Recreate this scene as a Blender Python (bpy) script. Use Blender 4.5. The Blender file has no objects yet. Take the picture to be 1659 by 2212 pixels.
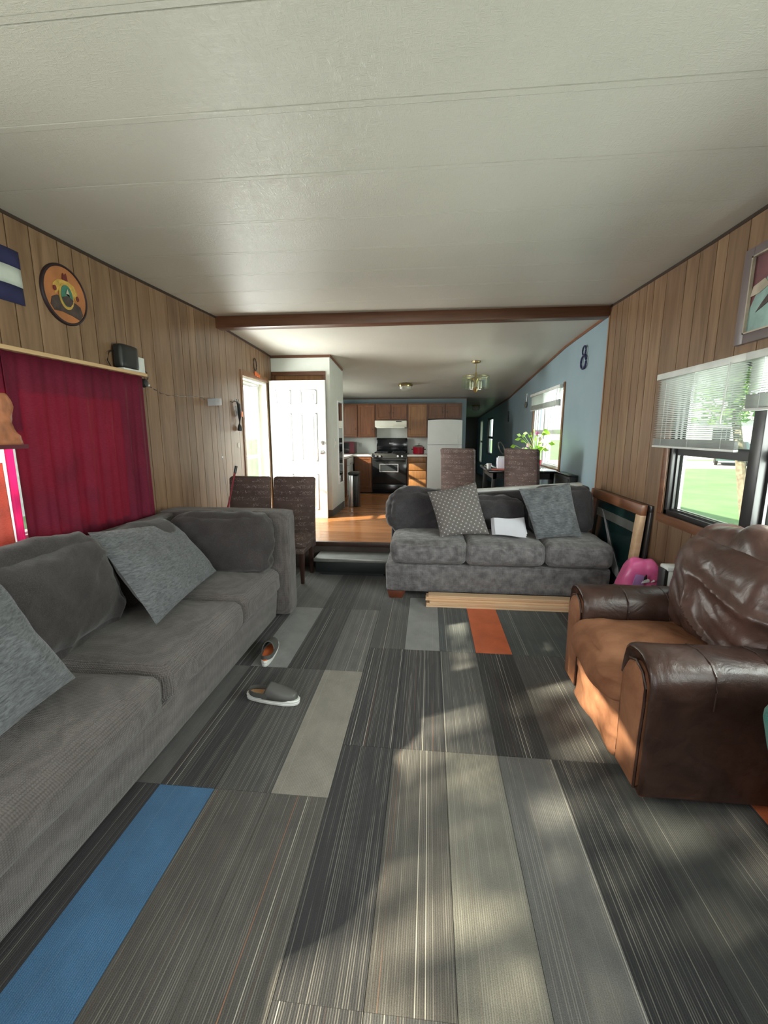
import bpy, bmesh, math, random
from mathutils import Vector, Matrix, noise as mnoise
sc = bpy.context.scene
C = sc.collection
rnd = random.Random(7)
PI = math.pi

# ------------------------------------------------------------------ camera
cam_d = bpy.data.cameras.new('camera')
cam = bpy.data.objects.new('camera', cam_d); C.objects.link(cam)
cam.location = (0, 0, 1.52)
cam.rotation_euler = (PI/2 - 0.1795, 0, 0.1003)
cam_d.sensor_fit = 'HORIZONTAL'; cam_d.sensor_width = 36; cam_d.lens = 952.84/1659*36
cam_d.clip_start = .02; cam_d.clip_end = 400
sc.camera = cam
# ------------------------------------------------------------------ sky, sun, daylight, exposure
w = bpy.data.worlds.new('world'); sc.world = w; w.use_nodes = True
w.node_tree.nodes['Background'].inputs[0].default_value = (.93, .97, 1, 1)
w.node_tree.nodes['Background'].inputs[1].default_value = 1.3
SUN_DIR = Vector((1, .5, -.56)).normalized()
sun_d = bpy.data.lights.new('sun', 'SUN'); sun_d.energy = 12; sun_d.angle = .012; sun_d.color = (1, .86, .66)
sun = bpy.data.objects.new('sun', sun_d); C.objects.link(sun)
sun.rotation_euler = SUN_DIR.to_track_quat('-Z', 'Y').to_euler(); sun.location = (-20, -10, 14)
def area(name, loc, direction, sx, sy, e, col=(1, 1, 1)):
    d = bpy.data.lights.new(name, 'AREA'); d.shape = 'RECTANGLE'; d.size = sx; d.size_y = sy; d.energy = e; d.color = col
    o = bpy.data.objects.new(name, d); C.objects.link(o); o.location = loc
    o.rotation_euler = Vector(direction).to_track_quat('-Z', 'Z').to_euler()
    return o
area('fill_rear', (-1.1, -2.45, 1.6), (-.1, 1, .25), 1.5, 1.2, 38, (1, .99, .98))  # fill lamp added behind the camera, outside an invented window
area('fill_side', (2.05, -.1, 1.5), (-1, .1, .1), 1.7, 1.0, 55, (.97, 1, .98))  # fill lamp added out of view to brighten the living room
area('daylight_front_window', (2.15, 1.75, 1.5), (-1, .75, .45), 1.5, 1.0, 85, (.96, 1, .95))
area('daylight_left_window', (-2.75, .3, 1.6), (1, .7, .35), 1.5, 1.1, 55, (1, .98, .96))
area('daylight_sink_window', (-2.55, 8.8, 1.6), (1, 0, -.1), .9, .7, 30, (1, .98, .96))
area('daylight_dining_window', (2.1, 6.3, 1.5), (-1, .2, .05), 1.2, .8, 40, (.97, 1, .95))
area('daylight_entry', (-2.9, 5.7, 1.35), (1, -.35, .12), 1.0, 1.8, 180, (1, .98, .97))
sc.view_settings.view_transform = 'Standard'; sc.view_settings.look = 'None'
sc.view_settings.gamma = 1; sc.view_settings.use_curve_mapping = False
sc.view_settings.exposure = 0.85

# ------------------------------------------------------------------ materials
def new_mat(name):
    m = bpy.data.materials.new(name); m.use_nodes = True
    nt = m.node_tree; b = nt.nodes['Principled BSDF']
    return m, nt, b
def N(nt, t, **kw):
    n = nt.nodes.new(t)
    for k, v in kw.items(): setattr(n, k, v)
    return n
def math_n(nt, op, a, b=None, c=None):
    n = N(nt, 'ShaderNodeMath', operation=op)
    for i, v in enumerate((a, b, c)):
        if v is None: continue
        if isinstance(v, (int, float)): n.inputs[i].default_value = v
        else: nt.links.new(v, n.inputs[i])
    return n.outputs[0]
def ramp(nt, fac, stops):
    n = N(nt, 'ShaderNodeValToRGB'); e = n.color_ramp.elements
    while len(e) < len(stops): e.new(.5)
    for i, (p, c) in enumerate(stops):
        e[i].position = p; e[i].color = (*c, 1)
    nt.links.new(fac, n.inputs[0]); return n.outputs[0]
def mix(nt, fac, a, b, blend='MIX'):
    n = N(nt, 'ShaderNodeMix', data_type='RGBA', blend_type=blend)
    for i, v in ((0, fac), (6, a), (7, b)):
        if isinstance(v, (int, float)): n.inputs[i].default_value = v
        elif isinstance(v, tuple): n.inputs[i].default_value = (*v, 1)
        else: nt.links.new(v, n.inputs[i])
    return n.outputs[2]
def coord(nt, scale=(1, 1, 1), kind='Object', rot=(0, 0, 0)):
    t = N(nt, 'ShaderNodeTexCoord'); mp = N(nt, 'ShaderNodeMapping')
    mp.inputs['Scale'].default_value = scale; mp.inputs['Rotation'].default_value = rot
    nt.links.new(t.outputs[kind], mp.inputs[0]); return mp.outputs[0]
def noise(nt, vec, scale, detail=3, rough=.5, dist=0):
    n = N(nt, 'ShaderNodeTexNoise'); n.inputs['Scale'].default_value = scale
    n.inputs['Detail'].default_value = detail; n.inputs['Roughness'].default_value = rough
    n.inputs['Distortion'].default_value = dist
    nt.links.new(vec, n.inputs['Vector']); return n.outputs[0]
def bump(nt, b, h, strength=.3, dist=.01, prev=None):
    n = N(nt, 'ShaderNodeBump'); n.inputs['Strength'].default_value = strength; n.inputs['Distance'].default_value = dist
    nt.links.new(h, n.inputs['Height'])
    if prev is not None: nt.links.new(prev, n.inputs['Normal'])
    nt.links.new(n.outputs[0], b.inputs['Normal']); return n.outputs[0]
def plain(name, col, rough=.6, metal=0, var=.12, scale=8, bmp=0, bscale=200, emis=None, spec=.5):
    m, nt, b = new_mat(name)
    v = coord(nt)
    f = noise(nt, v, scale, 4)
    c = ramp(nt, f, [(.3, tuple(x*(1-var) for x in col)), (.7, tuple(min(1, x*(1+var)) for x in col))])
    nt.links.new(c, b.inputs['Base Color'])
    b.inputs['Roughness'].default_value = rough; b.inputs['Metallic'].default_value = metal
    b.inputs['Specular IOR Level'].default_value = spec
    if bmp: bump(nt, b, noise(nt, v, bscale, 2), bmp, .004)
    return m
def wood(name, dark, light, scale=(30, 30, 2), rough=.45, axis='z', bmp=.1):
    m, nt, b = new_mat(name)
    s = {'z': (scale[0], scale[1], scale[2]), 'x': (scale[2], scale[0], scale[1]), 'y': (scale[0], scale[2], scale[1])}[axis]
    v = coord(nt, s)
    oi = N(nt, 'ShaderNodeObjectInfo')
    add = N(nt, 'ShaderNodeVectorMath', operation='ADD'); mul = N(nt, 'ShaderNodeVectorMath', operation='SCALE')
    cmb = N(nt, 'ShaderNodeCombineXYZ')
    for i in range(3): nt.links.new(oi.outputs['Random'], cmb.inputs[i])
    nt.links.new(cmb.outputs[0], mul.inputs[0]); mul.inputs['Scale'].default_value = 40
    nt.links.new(v, add.inputs[0]); nt.links.new(mul.outputs[0], add.inputs[1]); v = add.outputs[0]
    f = noise(nt, v, 1, 6, .6, .6); f2 = noise(nt, v, .25, 2)
    c = ramp(nt, f, [(.3, dark), (.7, light)])
    c = mix(nt, math_n(nt, 'MULTIPLY', f2, .5), c, tuple(x*.6 for x in dark))
    hs = N(nt, 'ShaderNodeHueSaturation'); nt.links.new(c, hs.inputs['Color'])
    nt.links.new(math_n(nt, 'MULTIPLY_ADD', oi.outputs['Random'], .25, .87), hs.inputs['Value'])
    nt.links.new(hs.outputs[0], b.inputs['Base Color'])
    b.inputs['Roughness'].default_value = rough
    bump(nt, b, f, bmp, .003)
    return m
def weave(name, col, kind='voronoi', scale=120, strength=.6, var=.25, rough=.95, mottle=4):
    m, nt, b = new_mat(name)
    v = coord(nt)
    big = noise(nt, v, mottle, 4, .6)
    if kind == 'voronoi':
        t = N(nt, 'ShaderNodeTexVoronoi'); t.inputs['Scale'].default_value = scale; nt.links.new(v, t.inputs['Vector'])
        h = math_n(nt, 'SUBTRACT', 1, t.outputs['Distance'])
    elif kind == 'basket':
        dn = noise(nt, v, 9, 2); sp_ = N(nt, 'ShaderNodeSeparateXYZ'); nt.links.new(v, sp_.inputs[0])
        hs_ = [math_n(nt, 'SINE', math_n(nt, 'MULTIPLY_ADD', sp_.outputs[i_], scale, math_n(nt, 'MULTIPLY', dn, 9))) for i_ in range(3)]
        h = math_n(nt, 'MULTIPLY_ADD', math_n(nt, 'ADD', math_n(nt, 'ADD', hs_[0], hs_[1]), hs_[2]), .2, .5)
        h = math_n(nt, 'ADD', h, math_n(nt, 'MULTIPLY', math_n(nt, 'SUBTRACT', noise(nt, v, 160, 2), .5), .5))
    elif kind == 'slub':
        v2 = coord(nt, (25, 25, 160), rot=(.3, .2, 0)); h = noise(nt, v2, 1, 3, .7, .5)
    else:
        h = noise(nt, v, scale, 3, .7)
    c = ramp(nt, big, [(.3, tuple(x*(1-var) for x in col)), (.7, tuple(x*(1+var) for x in col))])
    lo = .45 if kind != 'slub' else .3
    c = mix(nt, 1.0, c, ramp(nt, h, [(lo if kind != 'basket' else .1, (.45,)*3 if kind != 'basket' else (.70,)*3), (.9 if kind != 'slub' else .65, (1.25,)*3)]), 'MULTIPLY')
    nt.links.new(c, b.inputs['Base Color'])
    b.inputs['Roughness'].default_value = rough; b.inputs['Specular IOR Level'].default_value = .2
    b.inputs['Sheen Weight'].default_value = .25
    p = bump(nt, b, big, .35, .03)
    bump(nt, b, h, strength, .006, p)
    return m
M = {}
# carpet planks: object colour = pile colour, alpha = strength of the thin lines
m, nt, b = new_mat('carpet_tile')
oi = N(nt, 'ShaderNodeObjectInfo'); tc = N(nt, 'ShaderNodeTexCoord'); sp = N(nt, 'ShaderNodeSeparateXYZ')
nt.links.new(tc.outputs['Object'], sp.inputs[0])
xs = math_n(nt, 'MULTIPLY', math_n(nt, 'ADD', sp.outputs[0], 5), 140)
n_ = math_n(nt, 'FLOOR', xs); fr = math_n(nt, 'FRACT', xs)
line = math_n(nt, 'SMOOTH_MIN', 1, math_n(nt, 'MULTIPLY', math_n(nt, 'SUBTRACT', .26, math_n(nt, 'ABSOLUTE', math_n(nt, 'SUBTRACT', fr, .5))), 9), .1)
line = math_n(nt, 'MAXIMUM', line, 0)
cmb = N(nt, 'ShaderNodeCombineXYZ'); nt.links.new(n_, cmb.inputs[0]); nt.links.new(math_n(nt, 'MULTIPLY', oi.outputs['Random'], 50), cmb.inputs[1])
wn = N(nt, 'ShaderNodeTexWhiteNoise', noise_dimensions='3D'); nt.links.new(cmb.outputs[0], wn.inputs[0])
cmb2 = N(nt, 'ShaderNodeCombineXYZ'); nt.links.new(math_n(nt, 'MULTIPLY', n_, .37), cmb2.inputs[0]); nt.links.new(math_n(nt, 'MULTIPLY', sp.outputs[1], 2.2), cmb2.inputs[1]); nt.links.new(math_n(nt, 'MULTIPLY', oi.outputs['Random'], 90), cmb2.inputs[2])
seg = noise(nt, cmb2.outputs[0], 1, 1)
seg = math_n(nt, 'MINIMUM', math_n(nt, 'MAXIMUM', math_n(nt, 'MULTIPLY', math_n(nt, 'SUBTRACT', seg, .42), 14), .25), 1)
amp = math_n(nt, 'MULTIPLY', math_n(nt, 'MULTIPLY', math_n(nt, 'POWER', wn.outputs[0], 1.3), .26), seg)
strong = math_n(nt, 'MULTIPLY', math_n(nt, 'GREATER_THAN', wn.outputs[0], .965), .42)
amp = math_n(nt, 'MULTIPLY', math_n(nt, 'ADD', amp, strong), oi.outputs['Alpha'])
lf = math_n(nt, 'MULTIPLY', line, amp)
grain = noise(nt, tc.outputs['Object'], 380, 2, .8)
big = noise(nt, tc.outputs['Object'], 6, 4, .6)
base = mix(nt, 1.0, oi.outputs['Color'], ramp(nt, grain, [(.3, (.55,)*3), (.7, (1.45,)*3)]), 'MULTIPLY')
base = mix(nt, 1.0, base, ramp(nt, big, [(.3, (.85,)*3), (.7, (1.15,)*3)]), 'MULTIPLY')
tint = N(nt, 'ShaderNodeSeparateColor'); nt.links.new(wn.outputs[1], tint.inputs[0])
lc = mix(nt, math_n(nt, 'GREATER_THAN', tint.outputs[1], .93), (.62, .58, .50), (.50, .22, .12))
nt.links.new(mix(nt, lf, base, lc), b.inputs['Base Color'])
b.inputs['Roughness'].default_value = .85; b.inputs['Specular IOR Level'].default_value = .25; b.inputs['Sheen Weight'].default_value = .15
bump(nt, b, math_n(nt, 'ADD', math_n(nt, 'MULTIPLY', line, .6), grain), .45, .004)
M['carpet'] = m
# ceiling
m, nt, b = new_mat('ceiling_vinyl')
v = coord(nt, (1, 1, 1)); g1 = noise(nt, coord(nt, (90, 22, 30)), 1, 3, .7, 1.5); g2 = noise(nt, coord(nt, (22, 90, 30)), 1, 3, .7, 1.5)
g = math_n(nt, 'MAXIMUM', g1, g2)
nt.links.new(ramp(nt, noise(nt, v, .9, 3), [(.3, (.46, .445, .395)), (.7, (.53, .505, .455))]), b.inputs['Base Color'])
b.inputs['Roughness'].default_value = .3
bump(nt, b, g, .7, .005)
M['ceiling'] = m
M['panel'] = wood('wall_panelling', (.150, .080, .042), (.325, .205, .122), (16, 16, 1.5), .34)
M['panel_back'] = plain('panel_groove', (.035, .02, .012), .9)
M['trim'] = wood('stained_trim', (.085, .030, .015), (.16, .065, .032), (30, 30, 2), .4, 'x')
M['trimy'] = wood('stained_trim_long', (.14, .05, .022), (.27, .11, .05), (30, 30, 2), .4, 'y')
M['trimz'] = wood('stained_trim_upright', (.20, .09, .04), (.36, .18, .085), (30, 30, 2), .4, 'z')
M['cabinet'] = wood('cabinet_oak', (.105, .033, .011), (.215, .080, .028), (22, 22, 2.2), .4)
M['cabinet_light'] = wood('cabinet_oak_pale', (.20, .085, .028), (.34, .16, .058), (22, 22, 2.2), .4)
M['pine'] = wood('pale_pine', (.72, .46, .27), (.88, .64, .42), (30, 30, 1.5), .55, 'x')
M['piney'] = wood('pale_pine_long', (.55, .34, .17), (.78, .55, .32), (30, 30, 1.5), .55, 'y')
M['laminate'] = wood('laminate_floor', (.30, .115, .040), (.52, .235, .095), (9, 30, 1.2), .22, 'x', .03)
M['white_wall'] = plain('white_wall_paint', (.66, .68, .64), .55, var=.03, bmp=.05)
M['blue_wall'] = plain('blue_wall_paint', (.235, .315, .36), .5, var=.05, scale=3, bmp=.08, bscale=90)
M['white'] = plain('white_paint', (.74, .76, .76), .4, var=.03)
M['white_gloss'] = plain('white_enamel', (.62, .635, .62), .3, var=.02)
M['cream'] = plain('cream_enamel', (.70, .69, .60), .35, var=.03)
M['black_gloss'] = plain('black_enamel', (.010, .011, .013), .15, var=.1)
M['black'] = plain('black_plastic', (.014, .015, .016), .4)
M['black_metal'] = plain('dark_bronze_aluminium', (.03, .028, .03), .35, .3)
M['steel'] = plain('brushed_steel', (.55, .55, .55), .28, .9)
M['brass'] = plain('aged_brass', (.35, .26, .12), .3, .9)
M['grey_plastic'] = plain('grey_plastic', (.36, .36, .38), .5)
M['white_plastic'] = plain('white_plastic', (.66, .68, .66), .45)
M['dark_wood'] = wood('dark_leg_wood', (.03, .014, .01), (.07, .03, .02))
M['foot_wood'] = wood('mahogany_foot', (.10, .025, .012), (.18, .05, .025))
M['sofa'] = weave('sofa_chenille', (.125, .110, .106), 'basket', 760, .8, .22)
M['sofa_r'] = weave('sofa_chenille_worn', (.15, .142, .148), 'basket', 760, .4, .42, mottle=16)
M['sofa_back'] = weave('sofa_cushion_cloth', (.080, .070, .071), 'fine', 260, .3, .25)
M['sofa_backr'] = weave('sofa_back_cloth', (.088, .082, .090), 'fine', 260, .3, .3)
M['slub'] = weave('slub_pillow_cloth', (.135, .145, .155), 'slub', 1, .8, .15)
M['crushed'] = weave('crushed_pillow_cloth', (.115, .125, .135), 'slub', 1, .7, .3, mottle=12)
M['teal'] = weave('teal_fleece', (.03, .30, .25), 'fine', 200, .4, .2)
M['paper'] = plain('white_paper', (.75, .76, .85), .7, var=.02)
M['pink'] = plain('pink_plastic_bag', (.72, .13, .33), .3, var=.1)
M['violet'] = plain('violet_print', (.42, .22, .50), .35)
M['red_enamel'] = plain('red_enamel', (.30, .008, .022), .15)
M['red_plastic'] = plain('dark_red_plastic', (.25, .012, .03), .35)
M['maroon'] = plain('maroon_enamel', (.10, .012, .022), .3)
M['orange'] = plain('orange_plastic', (.75, .16, .03), .4)
M['navy'] = plain('navy_cloth', (.018, .018, .07), .85)
M['offwhite'] = plain('offwhite_cloth', (.50, .53, .48), .85)
M['counter'] = plain('pale_counter', (.72, .70, .66), .35, var=.05)
M['leaf'] = plain('plant_leaf', (.30, .55, .05), .45, var=.3, scale=20)
M['flower_pink'] = plain('pink_petal', (.80, .32, .55), .6)
M['flower_white'] = plain('white_petal', (.85, .75, .62), .6)
M['grey_rubber'] = plain('grey_vinyl_base', (.10, .10, .095), .6)
M['bark'] = plain('tree_bark', (.22, .19, .15), .9, var=.3, scale=12, bmp=.5, bscale=30)
M['siding'] = plain('pale_siding', (.6, .62, .64), .6)
M['asphalt'] = plain('pale_road', (.45, .46, .46), .9)
M['car_paint'] = plain('dark_car_paint', (.05, .09, .09), .25)
M['glass_dark'] = plain('dark_glass', (.03, .035, .04), .05)
M['step_top'] = plain('step_grey_carpet', (.26, .28, .28), .7, bmp=.4, bscale=300)
M['step_side'] = plain('step_black_side', (.012, .016, .018), .5)
M['riser'] = plain('dark_riser', (.075, .055, .045), .7, var=.3, scale=5)
M['clog_grey'] = plain('grey_foam', (.085, .085, .08), .5)
M['insole'] = plain('tan_insole', (.60, .33, .17), .8)
M['insole_orange'] = plain('orange_insole', (.62, .14, .04), .8)
M['silver'] = plain('silver_frame', (.35, .36, .34), .3, .6)
# grass
m, nt, b = new_mat('lawn')
v = coord(nt); nt.links.new(ramp(nt, noise(nt, v, .6, 6, .7), [(.3, (.10, .21, .085)), (.7, (.17, .30, .13))]), b.inputs['Base Color']); b.inputs['Roughness'].default_value = .9
M['grass'] = m
# translucent leaves outside
def translucent(name, col, tcol, fac=.5, cloth=None, scale=200):
    m, nt, b = new_mat(name)
    out = nt.nodes['Material Output']; tr = N(nt, 'ShaderNodeBsdfTranslucent'); mx = N(nt, 'ShaderNodeMixShader')
    v = coord(nt); f = noise(nt, v, 4, 3); f3 = noise(nt, coord(nt, (60, 60, 400)), 1, 2)
    cc = ramp(nt, f, [(.3, tuple(x*.85 for x in col)), (.7, tuple(min(1, x*1.15) for x in col))])
    if cloth: cc = mix(nt, 1.0, cc, ramp(nt, f3, [(.35, (.8,)*3), (.65, (1.2,)*3)]), 'MULTIPLY')
    nt.links.new(cc, b.inputs['Base Color']); b.inputs['Roughness'].default_value = .75; b.inputs['Specular IOR Level'].default_value = .25
    tr.inputs[0].default_value = (*tcol, 1); mx.inputs[0].default_value = fac
    nt.links.new(b.outputs[0], mx.inputs[1]); nt.links.new(tr.outputs[0], mx.inputs[2]); nt.links.new(mx.outputs[0], out.inputs[0])
    return m
M['tree_leaf'] = translucent('tree_leaf', (.17, .32, .10), (.32, .55, .18), .4)
M['red_curtain'] = translucent('red_curtain_cloth', (.16, .013, .036), (.40, .012, .040), .24, True)
M['coral_curtain'] = translucent('coral_sheer_cloth', (.60, .17, .14), (.60, .20, .15), .5, True)
M['satin'] = plain('bronze_satin', (.42, .16, .08), .28, var=.35, scale=14)
M['white_gap_strip'] = translucent('white_gap_strip', (.85, .85, .87), (.9, .9, .92), .6)
M['magenta'] = translucent('magenta_sheer', (.55, .06, .22), (.8, .10, .35), .6)
M['globe'] = plain('frosted_glass_shade', (.42, .41, .36), .3)
# thin glass pane: mostly clear with a mirror part
def pane(name, fac, tint=(1, 1, 1)):
    m, nt, b = new_mat(name); out = nt.nodes['Material Output']
    tr = N(nt, 'ShaderNodeBsdfTransparent'); tr.inputs[0].default_value = (*tint, 1)
    gl = N(nt, 'ShaderNodeBsdfGlossy'); gl.inputs['Roughness'].default_value = .02
    mx = N(nt, 'ShaderNodeMixShader'); mx.inputs[0].default_value = fac
    nt.links.new(tr.outputs[0], mx.inputs[1]); nt.links.new(gl.outputs[0], mx.inputs[2]); nt.links.new(mx.outputs[0], out.inputs[0])
    return m
M['glass'] = pane('window_glass', .06, (.97, 1, .98)); M['shade_glass'] = pane('chandelier_glass', .22, (.92, .97, .88))
m, nt, b = new_mat('mirror_glass'); b.inputs['Metallic'].default_value = 1; b.inputs['Roughness'].default_value = .03; b.inputs['Base Color'].default_value = (.7, .7, .7, 1); M['mirror'] = m
# leather / suede
def leather(name, c1, c2, rough, spec=.5):
    m, nt, b = new_mat(name); v = coord(nt)
    f = noise(nt, v, 5, 5, .65, .6); vo = N(nt, 'ShaderNodeTexVoronoi'); vo.inputs['Scale'].default_value = 220; nt.links.new(v, vo.inputs['Vector'])
    nt.links.new(ramp(nt, f, [(.3, c1), (.72, c2)]), b.inputs['Base Color'])
    nt.links.new(math_n(nt, 'MULTIPLY_ADD', f, .25, rough-.12), b.inputs['Roughness']); b.inputs['Specular IOR Level'].default_value = spec
    p = bump(nt, b, noise(nt, v, 9, 3, .5, .8), .35, .02); bump(nt, b, vo.outputs['Distance'], .12, .002, p)
    return m
M['leather'] = leather('dark_brown_leather', (.022, .010, .008), (.058, .028, .021), .36)
M['suede'] = leather('tan_worn_suede', (.17, .068, .034), (.31, .145, .08), .8, .2)
M['leather_back'] = leather('brown_back_leather', (.045, .022, .018), (.105, .055, .043), .36)
# script upholstery
m, nt, b = new_mat('script_upholstery'); v = coord(nt, (1, 1, 1)); sp = N(nt, 'ShaderNodeSeparateXYZ'); nt.links.new(v, sp.inputs[0])
f = noise(nt, coord(nt, (26, 26, 36)), 1, 1, .5, 1.8)
scr = math_n(nt, 'LESS_THAN', math_n(nt, 'ABSOLUTE', math_n(nt, 'SUBTRACT', f, .5)), .016)
rows = math_n(nt, 'GREATER_THAN', math_n(nt, 'SINE', math_n(nt, 'MULTIPLY', sp.outputs[2], 95)), -.35)
gaps = math_n(nt, 'GREATER_THAN', noise(nt, coord(nt, (7, 7, 26)), 1, 2), .47)
k = math_n(nt, 'MULTIPLY', math_n(nt, 'MULTIPLY', scr, rows), gaps)
bg = ramp(nt, noise(nt, v, 7, 4), [(.3, (.062, .036, .032)), (.7, (.105, .068, .060))])
nt.links.new(mix(nt, math_n(nt, 'MULTIPLY', k, .85), bg, (.42, .34, .31)), b.inputs['Base Color'])
b.inputs['Roughness'].default_value = .8; bump(nt, b, noise(nt, v, 300, 2), .3, .003); M['script'] = m
# diamond pillow (uv)
m, nt, b = new_mat('diamond_pillow_cloth'); v = coord(nt, (13, 13, 1), 'UV', (0, 0, .62)); sp = N(nt, 'ShaderNodeSeparateXYZ'); nt.links.new(v, sp.inputs[0])
fu = math_n(nt, 'ABSOLUTE', math_n(nt, 'SUBTRACT', math_n(nt, 'FRACT', sp.outputs[0]), .5)); fv = math_n(nt, 'ABSOLUTE', math_n(nt, 'SUBTRACT', math_n(nt, 'FRACT', sp.outputs[1]), .5))
dot = math_n(nt, 'LESS_THAN', math_n(nt, 'MAXIMUM', fu, fv), .13)
ring = math_n(nt, 'MULTIPLY', math_n(nt, 'GREATER_THAN', math_n(nt, 'MAXIMUM', fu, fv), .27), math_n(nt, 'LESS_THAN', math_n(nt, 'MAXIMUM', fu, fv), .36))
c = mix(nt, math_n(nt, 'MULTIPLY', ring, .5), (.125, .112, .108), (.22, .205, .20)); c = mix(nt, dot, c, (.50, .48, .45))
nt.links.new(c, b.inputs['Base Color']); b.inputs['Roughness'].default_value = .9
bump(nt, b, noise(nt, coord(nt), 200, 2), .4, .004); M['diamond'] = m
# dark framed picture: deep green with one pale slanting streak
m, nt, b = new_mat('dark_print'); v = coord(nt, (1, 1, 1)); nt.links.new(ramp(nt, noise(nt, v, 3, 3), [(.35, (.006, .022, .024)), (.75, (.02, .055, .05))]), b.inputs['Base Color']); b.inputs['Roughness'].default_value = .15; M['dark_print'] = m

# ------------------------------------------------------------------ mesh helpers
class MB:
    def __init__(s): s.v = []; s.f = []; s.uv = None
    def add(s, vs, fs):
        o = len(s.v); s.v += [tuple(p) for p in vs]; s.f += [tuple(i+o for i in f) for f in fs]; return s
    def box(s, x0, x1, y0, y1, z0, z1):
        vs = [(x, y, z) for x in (x0, x1) for y in (y0, y1) for z in (z0, z1)]
        return s.add(vs, [(0, 1, 3, 2), (4, 6, 7, 5), (0, 4, 5, 1), (2, 3, 7, 6), (0, 2, 6, 4), (1, 5, 7, 3)])
    def hexa(s, p):   # 8 points: bottom 4 ccw, top 4 ccw
        return s.add(p, [(3, 2, 1, 0), (4, 5, 6, 7), (0, 1, 5, 4), (1, 2, 6, 5), (2, 3, 7, 6), (3, 0, 4, 7)])
    def loft(s, rings, cap=True, close=False):
        n = len(rings[0]); vs = [p for r in rings for p in r]; fs = []
        L = len(rings)
        for i in range(L if close else L-1):
            for j in range(n):
                a = i*n+j; b_ = i*n+(j+1) % n; c = ((i+1) % L)*n+(j+1) % n; d = ((i+1) % L)*n+j
                fs.append((a, b_, c, d))
        if cap and not close: fs.append(tuple(range(n-1, -1, -1))); fs.append(tuple((L-1)*n+j for j in range(n)))
        return s.add(vs, fs)
    def tube(s, pts, r, n=8, close=False):
        pts = [Vector(p) for p in pts]; rings = []; up = Vector((.13, .21, .97)).normalized(); L = len(pts)
        for i, p in enumerate(pts):
            a = pts[(i-1) % L] if (close or i) else p; b_ = pts[(i+1) % L] if (close or i < L-1) else p
            t = (b_-a).normalized(); s1 = t.cross(up)
            if s1.length < .05: s1 = t.cross(Vector((1, 0, 0)))
            s1.normalize(); s2 = t.cross(s1)
            rr = r[i] if isinstance(r, (list, tuple)) else r
            rings.append([p+(s1*math.cos(q*2*PI/n)+s2*math.sin(q*2*PI/n))*rr for q in range(n)])
        return s.loft(rings, not close, close)
    def lathe(s, c, prof, n=20, axis='z'):
        rings = []
        for r, h in prof:
            ring = []
            for q in range(n):
                a = 2*PI*q/n; u, v_ = r*math.cos(a), r*math.sin(a)
                ring.append({'z': (c[0]+u, c[1]+v_, c[2]+h), 'x': (c[0]+h, c[1]+u, c[2]+v_), 'y': (c[0]+u, c[1]+h, c[2]-v_)}[axis])
            rings.append(ring)
        return s.loft(rings)
    def sheet(s, fn, nu, nv, th=0):
        # fn(u,v) -> point ; closed thin slab when th given as vector
        top = [fn(i/nu, j/nv) for i in range(nu+1) for j in range(nv+1)]
        fs = [(i*(nv+1)+j, (i+1)*(nv+1)+j, (i+1)*(nv+1)+j+1, i*(nv+1)+j+1) for i in range(nu) for j in range(nv)]
        if not th: return s.add(top, fs)
        t = Vector(th); k = len(top); bot = [tuple(Vector(p)+t) for p in top]
        fs2 = fs+[tuple(x+k for x in reversed(f)) for f in fs]
        def edge(seq):
            for a, b_ in zip(seq[:-1], seq[1:]): fs2.append((a, b_, b_+k, a+k))
        W = nv+1
        edge([j for j in range(nv, -1, -1)]); edge([nu*W+j for j in range(W)]); edge([i*W for i in range(nu+1)]); edge([i*W+nv for i in range(nu, -1, -1)])
        return s.add(top+bot, fs2)
def link(name, me, parent=None, m=None):
    o = bpy.data.objects.new(name, me); C.objects.link(o)
    if m: me.materials.append(m)
    if parent: o.parent = parent
    return o
def world_loc(o):
    p = Vector((0, 0, 0))
    while o: p += o.location; o = o.parent
    return p
def obj(name, mb, mat, parent=None, bevel=0, seg=2, smooth=False, local=False, origin=None, sub=0, ang=.6):
    """one mesh object; vertices are given in world space unless local"""
    me = bpy.data.meshes.new(name)
    off = Vector((0, 0, 0))
    if not local:
        if origin is None:
            if parent is None:
                xs = [v[0] for v in mb.v]; ys = [v[1] for v in mb.v]; zs = [v[2] for v in mb.v]
                off = Vector(((min(xs)+max(xs))/2, (min(ys)+max(ys))/2, min(zs)))
            else: off = world_loc(parent)
        else: off = Vector(origin)
    me.from_pydata([tuple(Vector(v)-off) for v in mb.v], [], mb.f)
    if bevel or sub:
        bm = bmesh.new(); bm.from_mesh(me)
        bmesh.ops.recalc_face_normals(bm, faces=bm.faces)
        if bevel:
            ed = [e for e in bm.edges if len(e.link_faces) == 2 and e.calc_face_angle(0) > .5]
            bmesh.ops.bevel(bm, geom=ed, offset=bevel, segments=seg, affect='EDGES', profile=.5, clamp_overlap=True)
        bm.to_mesh(me); bm.free()
    elif mb.uv is None:
        bm = bmesh.new(); bm.from_mesh(me); bmesh.ops.recalc_face_normals(bm, faces=bm.faces); bm.to_mesh(me); bm.free()
    if mb.uv is not None:
        ul = me.uv_layers.new(name='UVMap')
        for lp in me.loops: ul.data[lp.index].uv = mb.uv[lp.vertex_index]
    if smooth or bevel:
        me.shade_smooth(); me.set_sharp_from_angle(angle=ang)
    o = link(name, me, parent, M[mat] if isinstance(mat, str) else mat)
    if not local:
        o.location = off - (world_loc(parent) if parent else Vector((0, 0, 0)))
    return o
def tag(o, label, cat, group=None):
    o['label'] = label; o['category'] = cat
    if group: o['group'] = group
    return o
def thing(name, label, cat, loc=(0, 0, 0), rz=0, group=None):
    o = bpy.data.objects.new(name, None); C.objects.link(o); o.location = loc; o.rotation_euler = (0, 0, rz); o.empty_display_size = .1
    return tag(o, label, cat, group)
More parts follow.
